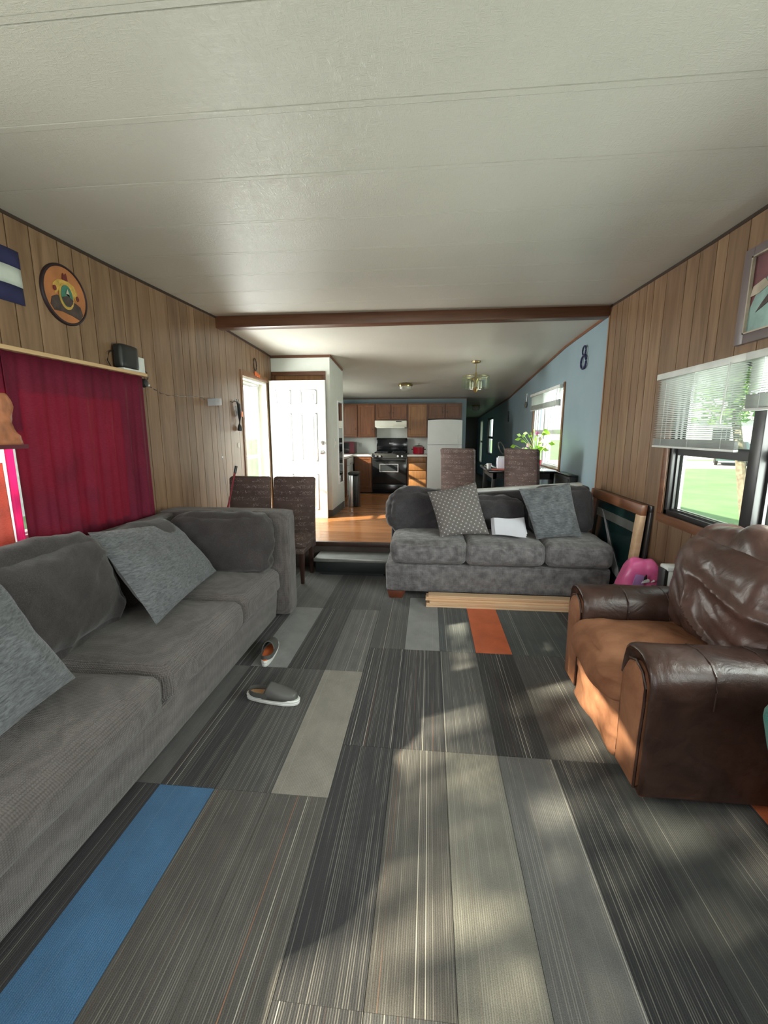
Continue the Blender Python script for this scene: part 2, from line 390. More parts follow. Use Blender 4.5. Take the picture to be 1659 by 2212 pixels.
def struct(name, mb, mat, **kw):
    o = obj(name, mb, mat, **kw); o['kind'] = 'structure'; return o
def sempty(name, loc=(0, 0, 0)):
    o = bpy.data.objects.new(name, None); C.objects.link(o); o.location = loc; o['kind'] = 'structure'; return o
def nz(p, s, seed=0):
    return mnoise.noise(Vector(p)*s+Vector((seed*7.3, seed*3.1, seed*1.7)))
def soft(c, size, r=.06, puff=.03, n=10, wr=.006, seed=0, mtx=None, ws=7, top_only=False, warp=None, fold=0):
    """upholstered block: rounded box with swollen faces and soft wrinkles"""
    mb = MB(); hx, hy, hz = (s/2 for s in size); idx = {}
    def P(u, v_, w_):
        d = Vector((u, v_, w_)); q = Vector((u*hx, v_*hy, w_*hz))
        inner = Vector((max(-hx+r, min(hx-r, q.x)), max(-hy+r, min(hy-r, q.y)), max(-hz+r, min(hz-r, q.z))))
        df = q-inner
        if df.length > 1e-9: df = df.normalized()*r
        p = inner+df
        a, b_, e = abs(u), abs(v_), abs(w_)
        m_ = max(a, b_, e)
        if e == m_ and not (top_only and w_ < 0): p.z += math.copysign(puff*(1-u*u)*(1-v_*v_), w_)
        if a == m_ and not top_only: p.x += math.copysign(puff*.8*(1-v_*v_)*(1-w_*w_), u)
        if b_ == m_ and not top_only: p.y += math.copysign(puff*.8*(1-u*u)*(1-w_*w_), v_)
        if a == m_ and top_only and u > 0: p.x += puff*.6*(1-v_*v_)*(1-w_*w_)
        nn = df.normalized() if df.length > 1e-9 else d.normalized()
        k = nz(p, ws, seed)*wr + nz(p, ws*2.6, seed+3)*wr*.45
        if fold:
            g_ = mnoise.noise(Vector((p.y*2.2+p.x*2.2+p.z*1.2, p.z*7-(p.y+p.x)*3.0, seed*2.1)))
            g2_ = mnoise.noise(Vector((p.y*4+p.x*4, p.z*14-(p.y+p.x)*8.0, seed*5.1+4)))
            k += fold*math.exp(-(g_*5.5)**2)*1.2 + fold*.3*math.exp(-(g2_*4)**2)-fold*.4
        p += nn*k
        if warp: p = warp(p)
        return p
    def vid(i, j, k):
        key = (i, j, k)
        if key not in idx:
            idx[key] = len(mb.v); p = P(2*i/n-1, 2*j/n-1, 2*k/n-1)
            if mtx: p = mtx @ p
            mb.v.append(tuple(p+Vector(c)))
        return idx[key]
    for a in range(n):
        for b_ in range(n):
            for q in (0, n):
                f1 = [vid(a, b_, q), vid(a+1, b_, q), vid(a+1, b_+1, q), vid(a, b_+1, q)]
                f2 = [vid(q, a, b_), vid(q, a+1, b_), vid(q, a+1, b_+1), vid(q, a, b_+1)]
                f3 = [vid(a, q, b_), vid(a, q, b_+1), vid(a+1, q, b_+1), vid(a+1, q, b_)]
                for f in (f1, f2, f3): mb.f.append(tuple(f if q else reversed(f)))
    return mb
def pillow(tl, tr, br, bl, th=.13, n=22, wr=.012, seed=0, ws=6, pinch=.04, back=1):
    mb = MB(); mb.uv = []
    tl, tr, br, bl = map(Vector, (tl, tr, br, bl)); cen = (tl+tr+br+bl)/4
    nn = (tr-tl).cross(bl-tl).normalized()
    def S(u, v_, side):
        a, b_ = 2*u-1, 2*v_-1
        pa, pb = a*(1-pinch*(1-b_*b_)*abs(a)), b_*(1-pinch*(1-a*a)*abs(b_))
        uu, vv = (pa+1)/2, (pb+1)/2
        p = (tl*(1-uu)+tr*uu)*(1-vv)+(bl*(1-uu)+br*uu)*vv
        t = max(0, (1-a*a)*(1-b_*b_))**.42*th/2
        p = p+nn*side*t
        if t > 0: p = p+nn*side*(nz(p, ws, seed)*wr+nz(p, ws*2.5, seed+5)*wr*.5)*min(1, t/(th*.2))
        return p
    for side in (1, -1):
        o = len(mb.v)
        for i in range(n+1):
            for j in range(n+1):
                mb.v.append(tuple(S(i/n, j/n, side))); mb.uv.append((i/n, 1-j/n))
        for i in range(n):
            for j in range(n):
                f = (o+i*(n+1)+j, o+(i+1)*(n+1)+j, o+(i+1)*(n+1)+j+1, o+i*(n+1)+j+1)
                mb.f.append(f if side < 0 else tuple(reversed(f)))
    return mb
def rects(a0, a1, b0, b1, holes):
    """rectangle minus axis-aligned holes, as a list of rectangles"""
    out = [(a0, a1, b0, b1)]
    for (h0, h1, g0, g1) in holes:
        nxt = []
        for (p0, p1, q0, q1) in out:
            if h0 >= p1 or h1 <= p0 or g0 >= q1 or g1 <= q0: nxt.append((p0, p1, q0, q1)); continue
            if h0 > p0: nxt.append((p0, h0, q0, q1))
            if h1 < p1: nxt.append((h1, p1, q0, q1))
            m0, m1 = max(p0, h0), min(p1, h1)
            if g0 > q0: nxt.append((m0, m1, q0, g0))
            if g1 < q1: nxt.append((m0, m1, g1, q1))
        out = nxt
    return out
def lerp(pts, x):
    for (a, fa), (b_, fb) in zip(pts[:-1], pts[1:]):
        if x <= b_: return fa+(fb-fa)*max(0, (x-a)/(b_-a))
    return pts[-1][1]
XL, XR = -2.3, 1.75
def zc(y): return lerp([(-3, 2.66), (2, 2.685), (3.2, 2.695), (4.85, 2.735)], y)
def zkc(y): return lerp([(4.9, 2.665), (6.2, 2.62), (10.25, 2.27), (16.5, 2.03)], y)
def zk(y): return .29-.0175*(y-4.8)

# ------------------------------------------------------------------ floor of carpet planks
YB = -2.2
floor = struct('floor', MB().box(XL-.1, XR+.1, YB-.1, 4.83, -.12, -.012), 'grey_rubber')
DK, MD, GR, LG, BE = (.030, .030, .033), (.062, .062, .062), (.105, .104, .102), (.23, .235, .235), (.245, .228, .200)
BL, ORG, VD, BR = (.055, .155, .30), (.62, .13, .035), (.017, .018, .020), (.075, .070, .064)
plan = {  # (column, row): (colour, line strength)
 (-5,0): (BL, .12), (-6,0): (DK, .5), (-4,0): (BR, 1), (-3,0): (BR, 1), (-6,1): (GR, .3), (-5,1): (DK, .9), (-4,1): (MD, .9), (-3,1): (BE, .35),
 (-5,2): (LG, .2), (-4,2): (DK, .8), (-3,2): (GR, .8), (-6,2): (DK, .8), (-4,3): (DK, .8), (-3,3): (MD, .9), (-5,3): (GR, .7),
 (-2,0): (DK, 1), (-2,1): (DK, 1), (-2,2): (MD, .9), (-1,0): (BR, 1), (-1,1): (DK, 1.2), (-1,2): (LG, .15), (0,0): ((.15,.145,.125), .7), (0,1): (MD, .8), (0,2): ((.055,.065,.07), .9),
 (1,0): (GR, .7), (1,1): (VD, .9), (1,2): (ORG, 0), (2,0): (VD, 1), (2,1): (MD, .9), (2,2): ((.065,.078,.08), .8), (3,0): ((.03,.032,.032), .4), (3,1): (MD, .7), (3,2): ((.065,.078,.08), .8),
 (5,0): (ORG, 0), (-2,-1): (DK, 1), (-1,-1): (MD, 1), (0,-1): (GR, .9), (1,-1): (BR, .9), (2,-1): (VD, 1), (3,-1): (DK, .6), (-5,-1): (DK, .8), (-4,-1): (BR, 1), (-3,-1): (DK, .9)}
meshes = {}
for k in range(-10, 7):
    x0 = .1032+.25*k; x1 = x0+.25
    x0, x1 = max(x0, XL), min(x1, XR)
    if x1-x0 < .01: continue
    ybase = 1.585 if k <= -3 else 1.909
    for r in range(-4, 4):
        y1 = ybase+r; y0 = y1-1
        y0, y1 = max(y0, YB), min(y1, 4.79)
        if y1-y0 < .02: continue
        col, ln = plan.get((k, r), (rnd.choice([DK, MD, GR, BR, DK]), rnd.choice([.6, .9, 1])))
        j = rnd.uniform(-.0006, .0006)
        key = (round(x1-x0, 3), round(y1-y0, 3))
        if key not in meshes:
            hw, hl = key[0]/2-.0009, key[1]/2-.0009
            bm = bmesh.new(); bmesh.ops.create_cube(bm, size=1)
            for v in bm.verts: v.co = Vector((v.co.x*2*hw, v.co.y*2*hl, (v.co.z-.5)*.012))
            me = bpy.data.meshes.new('carpet_plank'); bm.to_mesh(me); bm.free(); me.materials.append(M['carpet']); meshes[key] = me
        o = link('carpet_plank', meshes[key], floor)
        o.location = Vector(((x0+x1)/2, (y0+y1)/2, j)) - floor.location
        o.color = (*col, ln)

# ------------------------------------------------------------------ walls
def slab_wall(name, xin, xout, y0, y1, z0, ztop, holes, mat):
    """wall standing at x between xin and xout, running along y; ztop a function"""
    mb = MB()
    for (a0, a1, b0, b1) in rects(y0, y1, z0, 9, holes):
        t0 = ztop(a0) if b1 >= 9 else b1; t1 = ztop(a1) if b1 >= 9 else b1
        mb.hexa([(xin, a0, b0), (xout, a0, b0), (xout, a1, b0), (xin, a1, b0), (xin, a0, t0), (xout, a0, t0), (xout, a1, t1), (xin, a1, t1)])
    return struct(name, mb, mat)
holesL = [(-.55, 1.05, .95, 2.10), (1.32, 3.10, .90, 1.90), (5.41, 6.25, .262, 2.20), (8.35, 9.25, 1.28, 2.02)]
holesR = [(1.02, 3.44, .92, 1.93), (-1.0, .8, .92, 1.93), (6.17, 7.80, 1.02, 2.10), (12.65, 13.85, .87, 1.92), (15.0, 15.7, .5, 1.9)]
def ztop_all(y): return zc(y)+.02 if y < 4.86 else zkc(y)+.02
wl = slab_wall('wall_left', XL-.008, XL-.12, YB, 4.86, -.1, ztop_all, holesL, 'panel_back')
wl2 = slab_wall('wall_left_far', XL-.008, XL-.12, 4.86, 10.4, -.1, ztop_all, holesL, 'panel_back')
wr = slab_wall('wall_right', XR+.008, XR+.12, YB, 4.80, -.1, ztop_all, holesR, 'panel_back')
wbl = slab_wall('wall_dining', XR, XR+.12, 4.80, 16.5, -.1, lambda y: (2.74 if y < 4.86 else zkc(y)+.02), holesR, 'blue_wall')
def boards(parent, x, sgn, ybreaks, z0f, ztop, holes, name='panel_board'):
    for a, b_ in zip(ybreaks[:-1], ybreaks[1:]):
        g = .0034; mb = MB()
        for (p0, p1, q0, q1) in rects(a+g, b_-g, z0f((a+b_)/2), 9, holes):
            if p1-p0 < .004: continue
            t0 = ztop(p0) if q1 >= 9 else q1; t1 = ztop(p1) if q1 >= 9 else q1
            xa, xb = x, x-sgn*.008
            mb.hexa([(xa, p0, q0), (xb, p0, q0), (xb, p1, q0), (xa, p1, q0), (xa, p0, t0), (xb, p0, t0), (xb, p1, t1), (xa, p1, t1)])
        if mb.v:
            o = obj(name, mb, 'panel', parent)
ws = [.18, .161, .25, .196, .124, .132, .196, .115, .15]
yb = [2.54, 2.737, 2.85, 2.994, 3.19, 3.303, 3.482, 3.643, 3.894, 4.089, 4.213, 4.345, 4.541, 4.656]
y = yb[-1]; i = 0
while y < 6.4: y += ws[i % 9]; i += 1; yb.append(min(y, 6.45))
y = yb[0]; i = 0
while y > YB: y -= ws[(8-i) % 9]; i += 1; yb.insert(0, max(y, YB))
boards(wl, XL, -1, [q for q in yb if q <= 4.87], lambda y: 0, lambda y: min(zc(y), 2.73), holesL)
boards(wl2, XL, -1, [q for q in yb if q >= max(p for p in yb if p <= 4.87)-.001], lambda y: zk(y), lambda y: zkc(y)+.01, holesL)
yr = [2.859, 3.04, 3.147, 3.326, 3.476, 3.732, 3.921, 4.041, 4.179, 4.371, 4.50, 4.62, 4.79]
y = yr[0]; i = 0
while y > YB: y -= ws[i % 9]; i += 1; yr.insert(0, max(y, YB))
boards(wr, XR, 1, yr, lambda y: 0, zc, holesR)
struct('wall_back', MB().box(XL-.12, XR+.12, YB-.1, YB, -.1, .85).box(XL-.12, XR+.12, YB-.1, YB, 2.15, 2.75).box(XL-.12, -1.6, YB-.1, YB, .85, 2.15).box(1.0, XR+.12, YB-.1, YB, .85, 2.15), 'panel')
wf = MB()
for k in range(5): wf.box(-1.6+k*.64, -1.56+k*.64, YB-.07, YB-.03, .85, 2.15)
wf.box(-1.6, 1.0, YB-.07, YB-.03, .85, .9).box(-1.6, 1.0, YB-.07, YB-.03, 2.1, 2.15)
struct('added_rear_window', wf, 'white')  # invented rear window, opening for the added fill lamp
# kitchen side
struct('wall_kitchen', MB().box(XL-.1, .82, 10.25, 10.37, .1, 2.30), 'blue_wall')
struct('wall_hall_left', MB().box(.70, .82, 10.37, 16.5, 0, 2.3), 'blue_wall')
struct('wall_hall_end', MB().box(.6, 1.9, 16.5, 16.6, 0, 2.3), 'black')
cl = MB()
for (a0, a1, b0, b1) in rects(XL, -1.43, 0, 9, [(-2.29, -1.50, .1, 2.375)]):
    t = zkc(6.45)+.01 if b1 >= 9 else b1
    cl.box(a0, a1, 6.45, 6.53, max(b0, .2), t)
closet = struct('wall_closet', cl, 'white_wall')
struct('wall_closet_side', MB().hexa([(-1.51, 6.53, .2), (-1.43, 6.53, .2), (-1.43, 7.35, .2), (-1.51, 7.35, .2), (-1.51, 6.53, zkc(6.53)), (-1.43, 6.53, zkc(6.53)), (-1.43, 7.35, zkc(7.35)), (-1.51, 7.35, zkc(7.35))]).box(XL, -1.43, 7.35, 7.43, .2, zkc(7.4)), 'white_wall')
# door between closet jambs and its casing
d2 = sempty('door_2', (-1.9, 6.48, .25))
obj('slab', MB().box(-2.24, -1.53, 6.47, 6.50, .26, 2.33), 'cabinet_light', d2)
struct('trim_1', MB().box(-2.29, -1.49, 6.435, 6.468, 2.32, 2.375).box(-2.29, -2.24, 6.435, 6.468, .25, 2.32).box(-1.53, -1.49, 6.435, 6.468, .25, 2.32), 'trim', bevel=.004)
# kitchen floor
kf = MB().hexa([(XL-.1, 4.80, -.1), (XR+.1, 4.80, -.1), (XR+.1, 16.5, -.1), (XL-.1, 16.5, -.1), (XL-.1, 4.80, .27), (XR+.1, 4.80, .27), (XR+.1, 16.5, zk(16.5)-.02), (XL-.1, 16.5, zk(16.5)-.02)])
kfloor = struct('floor_kitchen', kf, 'riser')
for r in range(24):      # laminate planks running across the room
    ya = 4.80+r*.19; yb_ = ya+.188
    if ya > 9.2: 
        ya = 9.2; yb_ = 16.5
    xs_ = [XL]; x = XL-rnd.uniform(0, 1.0)
    while x < XR: x += 1.2; xs_.append(min(x, XR))
    xs_ = sorted(set(q for q in xs_ if q >= XL))
    for a, b_ in zip(xs_[:-1], xs_[1:]):
        if b_-a < .03: continue
        obj('floor_plank', MB().hexa([(a+.0006, ya, zk(ya)-.02), (b_-.0006, ya, zk(ya)-.02), (b_-.0006, yb_, zk(yb_)-.02), (a+.0006, yb_, zk(yb_)-.02), (a+.0006, ya, zk(ya)), (b_-.0006, ya, zk(ya)), (b_-.0006, yb_, zk(yb_)), (a+.0006, yb_, zk(yb_))]), 'laminate', kfloor)
    if yb_ > 10: break
struct('trim_2', MB().box(XL, XR, 4.765, 4.815, .245, .295), 'dark_wood', bevel=.006)
struct('trim_3', MB().box(XL, XR, 4.785, 4.80, .0, .245), 'riser')
# ceilings
ceil = struct('ceiling', MB().sheet(lambda u, v_: (XL-.1+u*(XR-XL+.2), YB-.1+v_*(4.88-YB+.1), zc(YB-.1+v_*(4.98-YB))+.014), 1, 20, (0, 0, .05)), 'riser')
ys = 1.809-.4275*9
yseams = [ys+.4275*i for i in range(17)]
edges = [YB]+[q for q in yseams if q > YB+.05 and q < 4.75]+[4.86]
for a, b_ in zip(edges[:-1], edges[1:]):
    g = .0135 if abs(a-1.809) > .05 and abs(b_-1.809) > .05 else .018
    obj('ceiling_panel', MB().hexa([(XL, a+g, zc(a)), (XR, a+g, zc(a)), (XR, b_-g, zc(b_)), (XL, b_-g, zc(b_)), (XL, a+g, zc(a)+.014), (XR, a+g, zc(a)+.014), (XR, b_-g, zc(b_)+.014), (XL, b_-g, zc(b_)+.014)]), 'ceiling', ceil)
for q in edges[1:-1]:
    big_ = abs(q-1.809) < .05
    wd = .0105 if not big_ else .0135
    obj('ceiling_batten', MB().box(XL, XR, q-wd, q+wd, zc(q)+(.0 if not big_ else -.002), zc(q)+.014), 'ceiling', ceil)
pk = [4.86, 6.2, 10.3, 16.6]
kc = MB()
for a, b_ in zip(pk[:-1], pk[1:]):
    kc.hexa([(XL-.1, a, zkc(a)), (XR+.1, a, zkc(a)), (XR+.1, b_, zkc(b_)), (XL-.1, b_, zkc(b_)), (XL-.1, a, zkc(a)+.12), (XR+.1, a, zkc(a)+.12), (XR+.1, b_, zkc(b_)+.12), (XL-.1, b_, zkc(b_)+.12)])
struct('ceiling_kitchen', kc, 'ceiling')
# beam and edge trims
struct('trim_4', MB().hexa([(XL, 4.79, 2.615), (XR, 4.79, 2.635), (XR, 4.93, 2.635), (XL, 4.93, 2.615), (XL, 4.79, 2.735), (XR, 4.79, 2.745), (XR, 4.93, 2.745), (XL, 4.93, 2.735)]), 'trim', bevel=.006)
struct('trim_5', MB().box(XR-.014, XR, 4.775, 4.80, .0, 2.64), 'trimz')
def edge_trim(name, x0, x1, ya, yb_, zf, h=.018, mat='trimy'):
    return struct(name, MB().hexa([(x0, ya, zf(ya)-h), (x1, ya, zf(ya)-h), (x1, yb_, zf(yb_)-h), (x0, yb_, zf(yb_)-h), (x0, ya, zf(ya)), (x1, ya, zf(ya)), (x1, yb_, zf(yb_)), (x0, yb_, zf(yb_))]), mat)
edge_trim('trim_6', XL, XL+.014, YB, 3.2, zc, .02, 'panel_back'); edge_trim('trim_7', XL, XL+.014, 3.2, 4.79, zc, .02, 'panel_back')
edge_trim('trim_8', XR-.012, XR, YB, 3.2, zc, .022, 'panel_back'); edge_trim('trim_9', XR-.012, XR, 3.2, 4.79, zc, .022, 'panel_back')
edge_trim('trim_10', XR-.016, XR, 4.93, 6.2, zkc, .026); edge_trim('trim_11', XR-.016, XR, 6.2, 10.25, zkc, .026); edge_trim('trim_12', XR-.016, XR, 10.25, 16.5, zkc, .026)
edge_trim('trim_13', XL, XL+.016, 4.93, 6.45, zkc, .022, 'dark_wood')
struct('trim_14', MB().box(XL, -1.43, 6.435, 6.45, zkc(6.45)-.035, zkc(6.45)), 'trim')
edge_trim('trim_15', -1.43, -1.415, 6.435, 7.35, zkc, .026)
struct('trim_16', MB().box(XL, .82, 10.235, 10.25, zkc(10.25)-.02, zkc(10.25)), 'trim')
struct('baseboard_closet', MB().box(-1.43, -1.42, 6.44, 7.36, zk(7.3), zk(6.5)+.10).box(-1.49, -1.43, 6.43, 6.45, zk(6.5), zk(6.5)+.10), 'grey_rubber')
# ------------------------------------------------------------------ entry door and casing
struct('trim_17', MB().box(XL, XL+.018, 5.35, 5.41, .27, 2.27).box(XL, XL+.018, 5.41, 6.27, 2.20, 2.27), 'trimz', bevel=.004)
struct('trim_18', MB().box(XL-.14, XL, 5.40, 5.425, .26, 2.20).box(XL-.14, XL, 6.235, 6.26, .26, 2.20).box(XL-.14, XL, 5.425, 6.235, 2.175, 2.20), 'cream')
d1 = sempty('door_1', (-2.27, 6.30, .262))
db = MB().box(-2.275, -1.465, 6.28, 6.325, .265, 2.235)
obj('slab', db, 'white', d1, bevel=.003)
for (a, b_) in ((-2.19, -1.96), (-1.83, -1.59)):
    for (z0, z1) in ((1.905, 2.105), (1.10, 1.785), (.39, .925)):
        mb = MB()
        for (p0, p1, q0, q1) in ((a, b_, z0, z0+.022), (a, b_, z1-.022, z1), (a, a+.022, z0, z1), (b_-.022, b_, z0, z1)): mb.box(p0, p1, 6.270, 6.281, q0, q1)
        mb.box(a+.05, b_-.05, 6.272, 6.281, z0+.05, z1-.05)
        obj('panel', mb, 'white', d1, bevel=.005)
obj('deadbolt', MB().lathe((-1.525, 6.28, 1.365), [(.030, 0), (.030, -.012), (.018, -.02), (.012, -.03)], 16, 'y'), 'steel', d1, smooth=True)
obj('knob', MB().lathe((-1.525, 6.28, 1.235), [(.032, 0), (.03, -.01), (.012, -.02), (.012, -.04), (.028, -.055), (.028, -.07), (.01, -.08)], 16, 'y'), 'steel', d1, smooth=True)
sd = thing('storm_door', 'white framed glass storm door in the open entry on the left', 'door', (-2.42, 5.83, .26))
obj('frame', MB().box(-2.44, -2.41, 5.43, 5.50, .27, 2.17).box(-2.44, -2.41, 6.17, 6.23, .27, 2.17).box(-2.44, -2.41, 5.50, 6.17, 2.09, 2.17).box(-2.44, -2.41, 5.50, 6.17, .27, .45).box(-2.44, -2.41, 5.50, 6.17, 1.16, 1.20), 'white', sd, bevel=.003)
obj('glass', MB().box(-2.428, -2.424, 5.50, 6.17, .45, 2.09), 'glass', sd)
obj('closer', MB().tube([(-2.395, 5.52, 2.12), (-2.395, 5.95, 2.12)], .014).tube([(-2.395, 5.95, 2.12), (-2.36, 6.10, 2.14), (-2.33, 6.02, 2.165)], .006), 'grey_plastic', sd)

# ------------------------------------------------------------------ windows
def window(name, x, sgn, y0, y1, z0, z1, mats='black_metal', split=None, mid=None, trim=True, depth=.10):
    """double hung window in a wall along y, x = inner wall face, sgn = +1 outward is +x"""
    r = sempty(name, (x+sgn*.06, (y0+y1)/2, z0))
    fx0, fx1 = x+sgn*.005, x+sgn*.09
    mb = MB(); t = .035
    mb.box(fx0, fx1, y0, y0+t, z0, z1).box(fx0, fx1, y1-t, y1, z0, z1).box(fx0, fx1, y0, y1, z0, z0+t).box(fx0, fx1, y0, y1, z1-t, z1)
    obj('window_frame', mb, mats, r, bevel=.003)
    units = [(y0+t, y1-t)] if not split else [(y0+t, split-.045), (split+.045, y1-t)]
    if split: obj('mullion', MB().box(x-sgn*.012, fx1, split-.045, split+.045, z0, z1), mats, r, bevel=.004)
    zm = mid or (z0+z1)/2
    for (a, b_) in units:
        s = MB(); q = .022
        s.box(x+sgn*.03, x+sgn*.045, a, b_, zm-.02, zm+.02)
        for (c0, c1) in ((z0+t, zm-.02), (zm+.02, z1-t)):
            s.box(x+sgn*.03, x+sgn*.045, a, a+q, c0, c1).box(x+sgn*.03, x+sgn*.045, b_-q, b_, c0, c1).box(x+sgn*.03, x+sgn*.045, a+q, b_-q, c0, c0+q*.6).box(x+sgn*.03, x+sgn*.045, a+q, b_-q, c1-q*.6, c1)
        obj('sash', s, mats, r)
        s2 = MB().box(x+sgn*.065, x+sgn*.085, a, a+.012, z0+t, z1-t).box(x+sgn*.065, x+sgn*.085, b_-.03, b_, z0+t, z1-t).box(x+sgn*.065, x+sgn*.085, a, b_, z0+t, z0+t+.014)
        obj('storm_frame', s2, 'silver', r)
        obj('pane', MB().box(x+sgn*.036, x+sgn*.039, a+q, b_-q, z0+t, zm-.02), 'glass', r)
        obj('pane', MB().box(x+sgn*.036, x+sgn*.039, a+q, b_-q, zm+.02, z1-t), 'glass', r)
    return r
w1 = window('window_1', XR, 1, 1.02, 3.44, .92, 1.93, split=2.57, mid=1.39)
w1b = window('window_2', XR, 1, -1.0, .8, .92, 1.93)
w2 = window('window_3', XL, -1, 1.32, 3.10, .90, 1.90, 'white', mid=1.83)
w3 = window('window_4', XL, -1, -.55, 1.05, .95, 2.10, 'white')
w4 = window('window_6', XR, 1, 6.17, 7.80, 1.02, 2.10, 'white', split=7.05, mid=1.52)
w5 = window('window_7', XR, 1, 12.65, 13.85, .87, 1.92, 'black_metal', mid=1.36)
w6 = window('window_8', XL, -1, 8.35, 9.25, 1.28, 2.02, 'white')
w7 = window('window_9', XR, 1, 15.0, 15.7, .5, 1.9, 'cream')
struct('trim_19', MB().box(XR-.014, XR, .96, 3.505, .855, .92).box(XR-.014, XR, 3.44, 3.505, .92, 1.94), 'trimy', bevel=.004)
struct('trim_20', MB().box(XR-.016, XR, 6.11, 6.17, .95, 2.16).box(XR-.016, XR, 7.80, 7.85, .95, 2.16).box(XR-.016, XR, 6.17, 7.80, .96, 1.02), 'trimz', bevel=.004)
def blind(name, label, y0, y1, ztop, zbot, x, n, pack=False):
    t = thing(name, label, 'blind', (x, (y0+y1)/2, ztop), 0, 'window blinds')
    obj('headrail', MB().box(x-.022, x+.018, y0-.01, y1+.01, ztop-.03, ztop+.012), 'white_plastic', t, bevel=.004)
    me = None; z = ztop-.04
    stack = 14 if not pack else 20
    zs = zbot+.014+.0035*stack; step = (z-zs)/n
    pts = [z-step*i for i in range(n)]+[zbot+.016+.0035*i for i in range(stack)]
    for zz in pts:
        if me is None:
            mb = MB(); hw = .0125; mb.sheet(lambda u, v_: (-hw+2*hw*u, (y1-y0)/2*(2*v_-1), .0022*(1-(2*u-1)**2)-.0035*(2*u-1)), 2, 1, (0, 0, -.0006))
            me = bpy.data.meshes.new('slat'); me.from_pydata(mb.v, [], mb.f); me.materials.append(M['white_plastic'])
        o = link('slat', me, t); o.location = (0, 0, zz-ztop)
    obj('bottom_rail', MB().box(x-.014, x+.014, y0, y1, zbot, zbot+.014), 'white_plastic', t, bevel=.003)
    for yy in (y0+.12, (y0+y1)/2, y1-.12):
        obj('cord', MB().box(x-.0135, x-.0125, yy-.0012, yy+.0012, zbot, ztop).box(x+.0125, x+.0135, yy-.0012, yy+.0012, zbot, ztop), 'white_plastic', t)
    obj('wand', MB().tube([(x-.03, y0+.10 if not pack else y0+.05, ztop-.02), (x-.03, y0+.12, ztop-.36)], .004, 6), 'white_plastic', t)
    return t
blind('window_blind', 'white slatted blind half lowered on the far living room window unit', 2.66, 3.58, 1.925, 1.408, 1.70, 32)
blind('window_blind', 'white slatted blind raised higher on the near unit at right photo edge', 1.30, 2.64, 1.925, 1.63, 1.70, 14, True)
blind('window_blind', 'small white blind bunched at top of the dining window', 6.15, 7.83, 2.12, 1.86, 1.70, 10, True)

# ------------------------------------------------------------------ outside
struct('ground', MB().box(-60, 120, -60, 120, -.72, -.55), 'grass')
struct('street', MB().hexa([(2, 27, -.56), (90, 27, -.56), (90, 34, -.56), (2, 34, -.56), (2, 27, -.53), (90, 27, -.53), (90, 34, -.53), (2, 34, -.53)]), 'asphalt')
def tree(name, label, base, top, lean, cr, crad, nleaf, seed, lsize=.12, squash=.75, trunk=.14, clusters=None):
    R_ = random.Random(seed)
    t = thing(name, label, 'tree', base)
    pts = [Vector(base)+Vector(lean)*f+Vector((0, 0, (top-base[2])*f)) for f in (0, .3, .6, 1)]
    mb = MB().tube(pts, [trunk, trunk*.8, trunk*.65, trunk*.45], 9)
    for k in range(6):
        a = R_.uniform(0, 6.28); s = pts[2].lerp(pts[3], R_.random())
        e = s+Vector((math.cos(a), math.sin(a), .7))*crad*.6
        mb.tube([s, s.lerp(e, .5)+Vector((0, 0, .1)), e], [trunk*.35, trunk*.2, trunk*.08], 6)
    obj('trunk', mb, 'bark', t, smooth=True)
    mb = MB(); cr = Vector(cr)
    cl_ = clusters or 14
    cs = []
    for k in range(cl_):
        d = Vector((R_.gauss(0, 1), R_.gauss(0, 1), R_.gauss(0, 1))).normalized()*R_.uniform(.3, 1)*crad; d.z *= squash
        cs.append((cr+d, R_.uniform(.3, .55)*crad*(.8 if cl_ < 20 else .5)))
    for k in range(nleaf):
        c_, r_ = cs[k % cl_]
        d = Vector((R_.gauss(0, 1), R_.gauss(0, 1), R_.gauss(0, 1))).normalized()*r_*R_.random()**.45
        p = c_+d; ax = Vector((R_.gauss(0, 1), R_.gauss(0, 1), R_.gauss(0, .6))).normalized(); bx = ax.orthogonal().normalized()
        s = lsize*R_.uniform(.6, 1.3)
        mb.add([p-ax*s, p+bx*s*.45, p+ax*s, p-bx*s*.45], [(0, 1, 2, 3)])
    o = obj('foliage', mb, 'tree_leaf', t); o['kind'] = 'stuff'
    return t
tree('leafy_tree', 'leaning leafy tree on the lawn seen through the right window', (7.6, 11.2, -.55), 3.2, (-1.1, -.4, 0), (6.5, 10.4, 4.15), 2.3, 7000, 3, .13, trunk=.13)
tree('leafy_tree', 'green tree beyond the lawn behind the leaning tree', (13.5, 17.5, -.55), 4, (.2, 0, 0), (13.5, 17.5, 5.2), 3.2, 5000, 5, .2)
tree('leafy_tree', 'sparse green tree outside the open entry door', (-9.5, 13.5, -.55), 4, (.3, 0, 0), (-9.2, 13.3, 4.6), 2.2, 3500, 9, .14)
tree('leafy_tree', 'leafy tree standing outside the left windows', (-8.6, -3.0, -.55), 4.4, (.5, .2, 0), (-8.1, -2.5, 4.7), 1.9, 650, 21, .12, .8, clusters=20)
hs = thing('neighbour_house', 'pale house across the street in the right window', 'house', (24, 30, -.55))
obj('wall', MB().box(20, 27, 36, 44, -.55, 2.4), 'siding', hs)
obj('roof', MB().hexa([(19.6, 35.6, 2.4), (27.4, 35.6, 2.4), (27.4, 44.4, 2.4), (19.6, 44.4, 2.4), (23.3, 35.6, 4.0), (23.7, 35.6, 4.0), (23.7, 44.4, 4.0), (23.3, 44.4, 4.0)]), 'asphalt', hs)
for xx in (21.2, 24.6): obj('window', MB().box(xx, xx+1.2, 35.93, 36.0, .7, 1.8), 'glass_dark', hs)
car = thing('parked_car', 'small dark rounded car parked on the pale street beyond the lawn', 'car', (19.3, 30.5, -.53), 1.05)
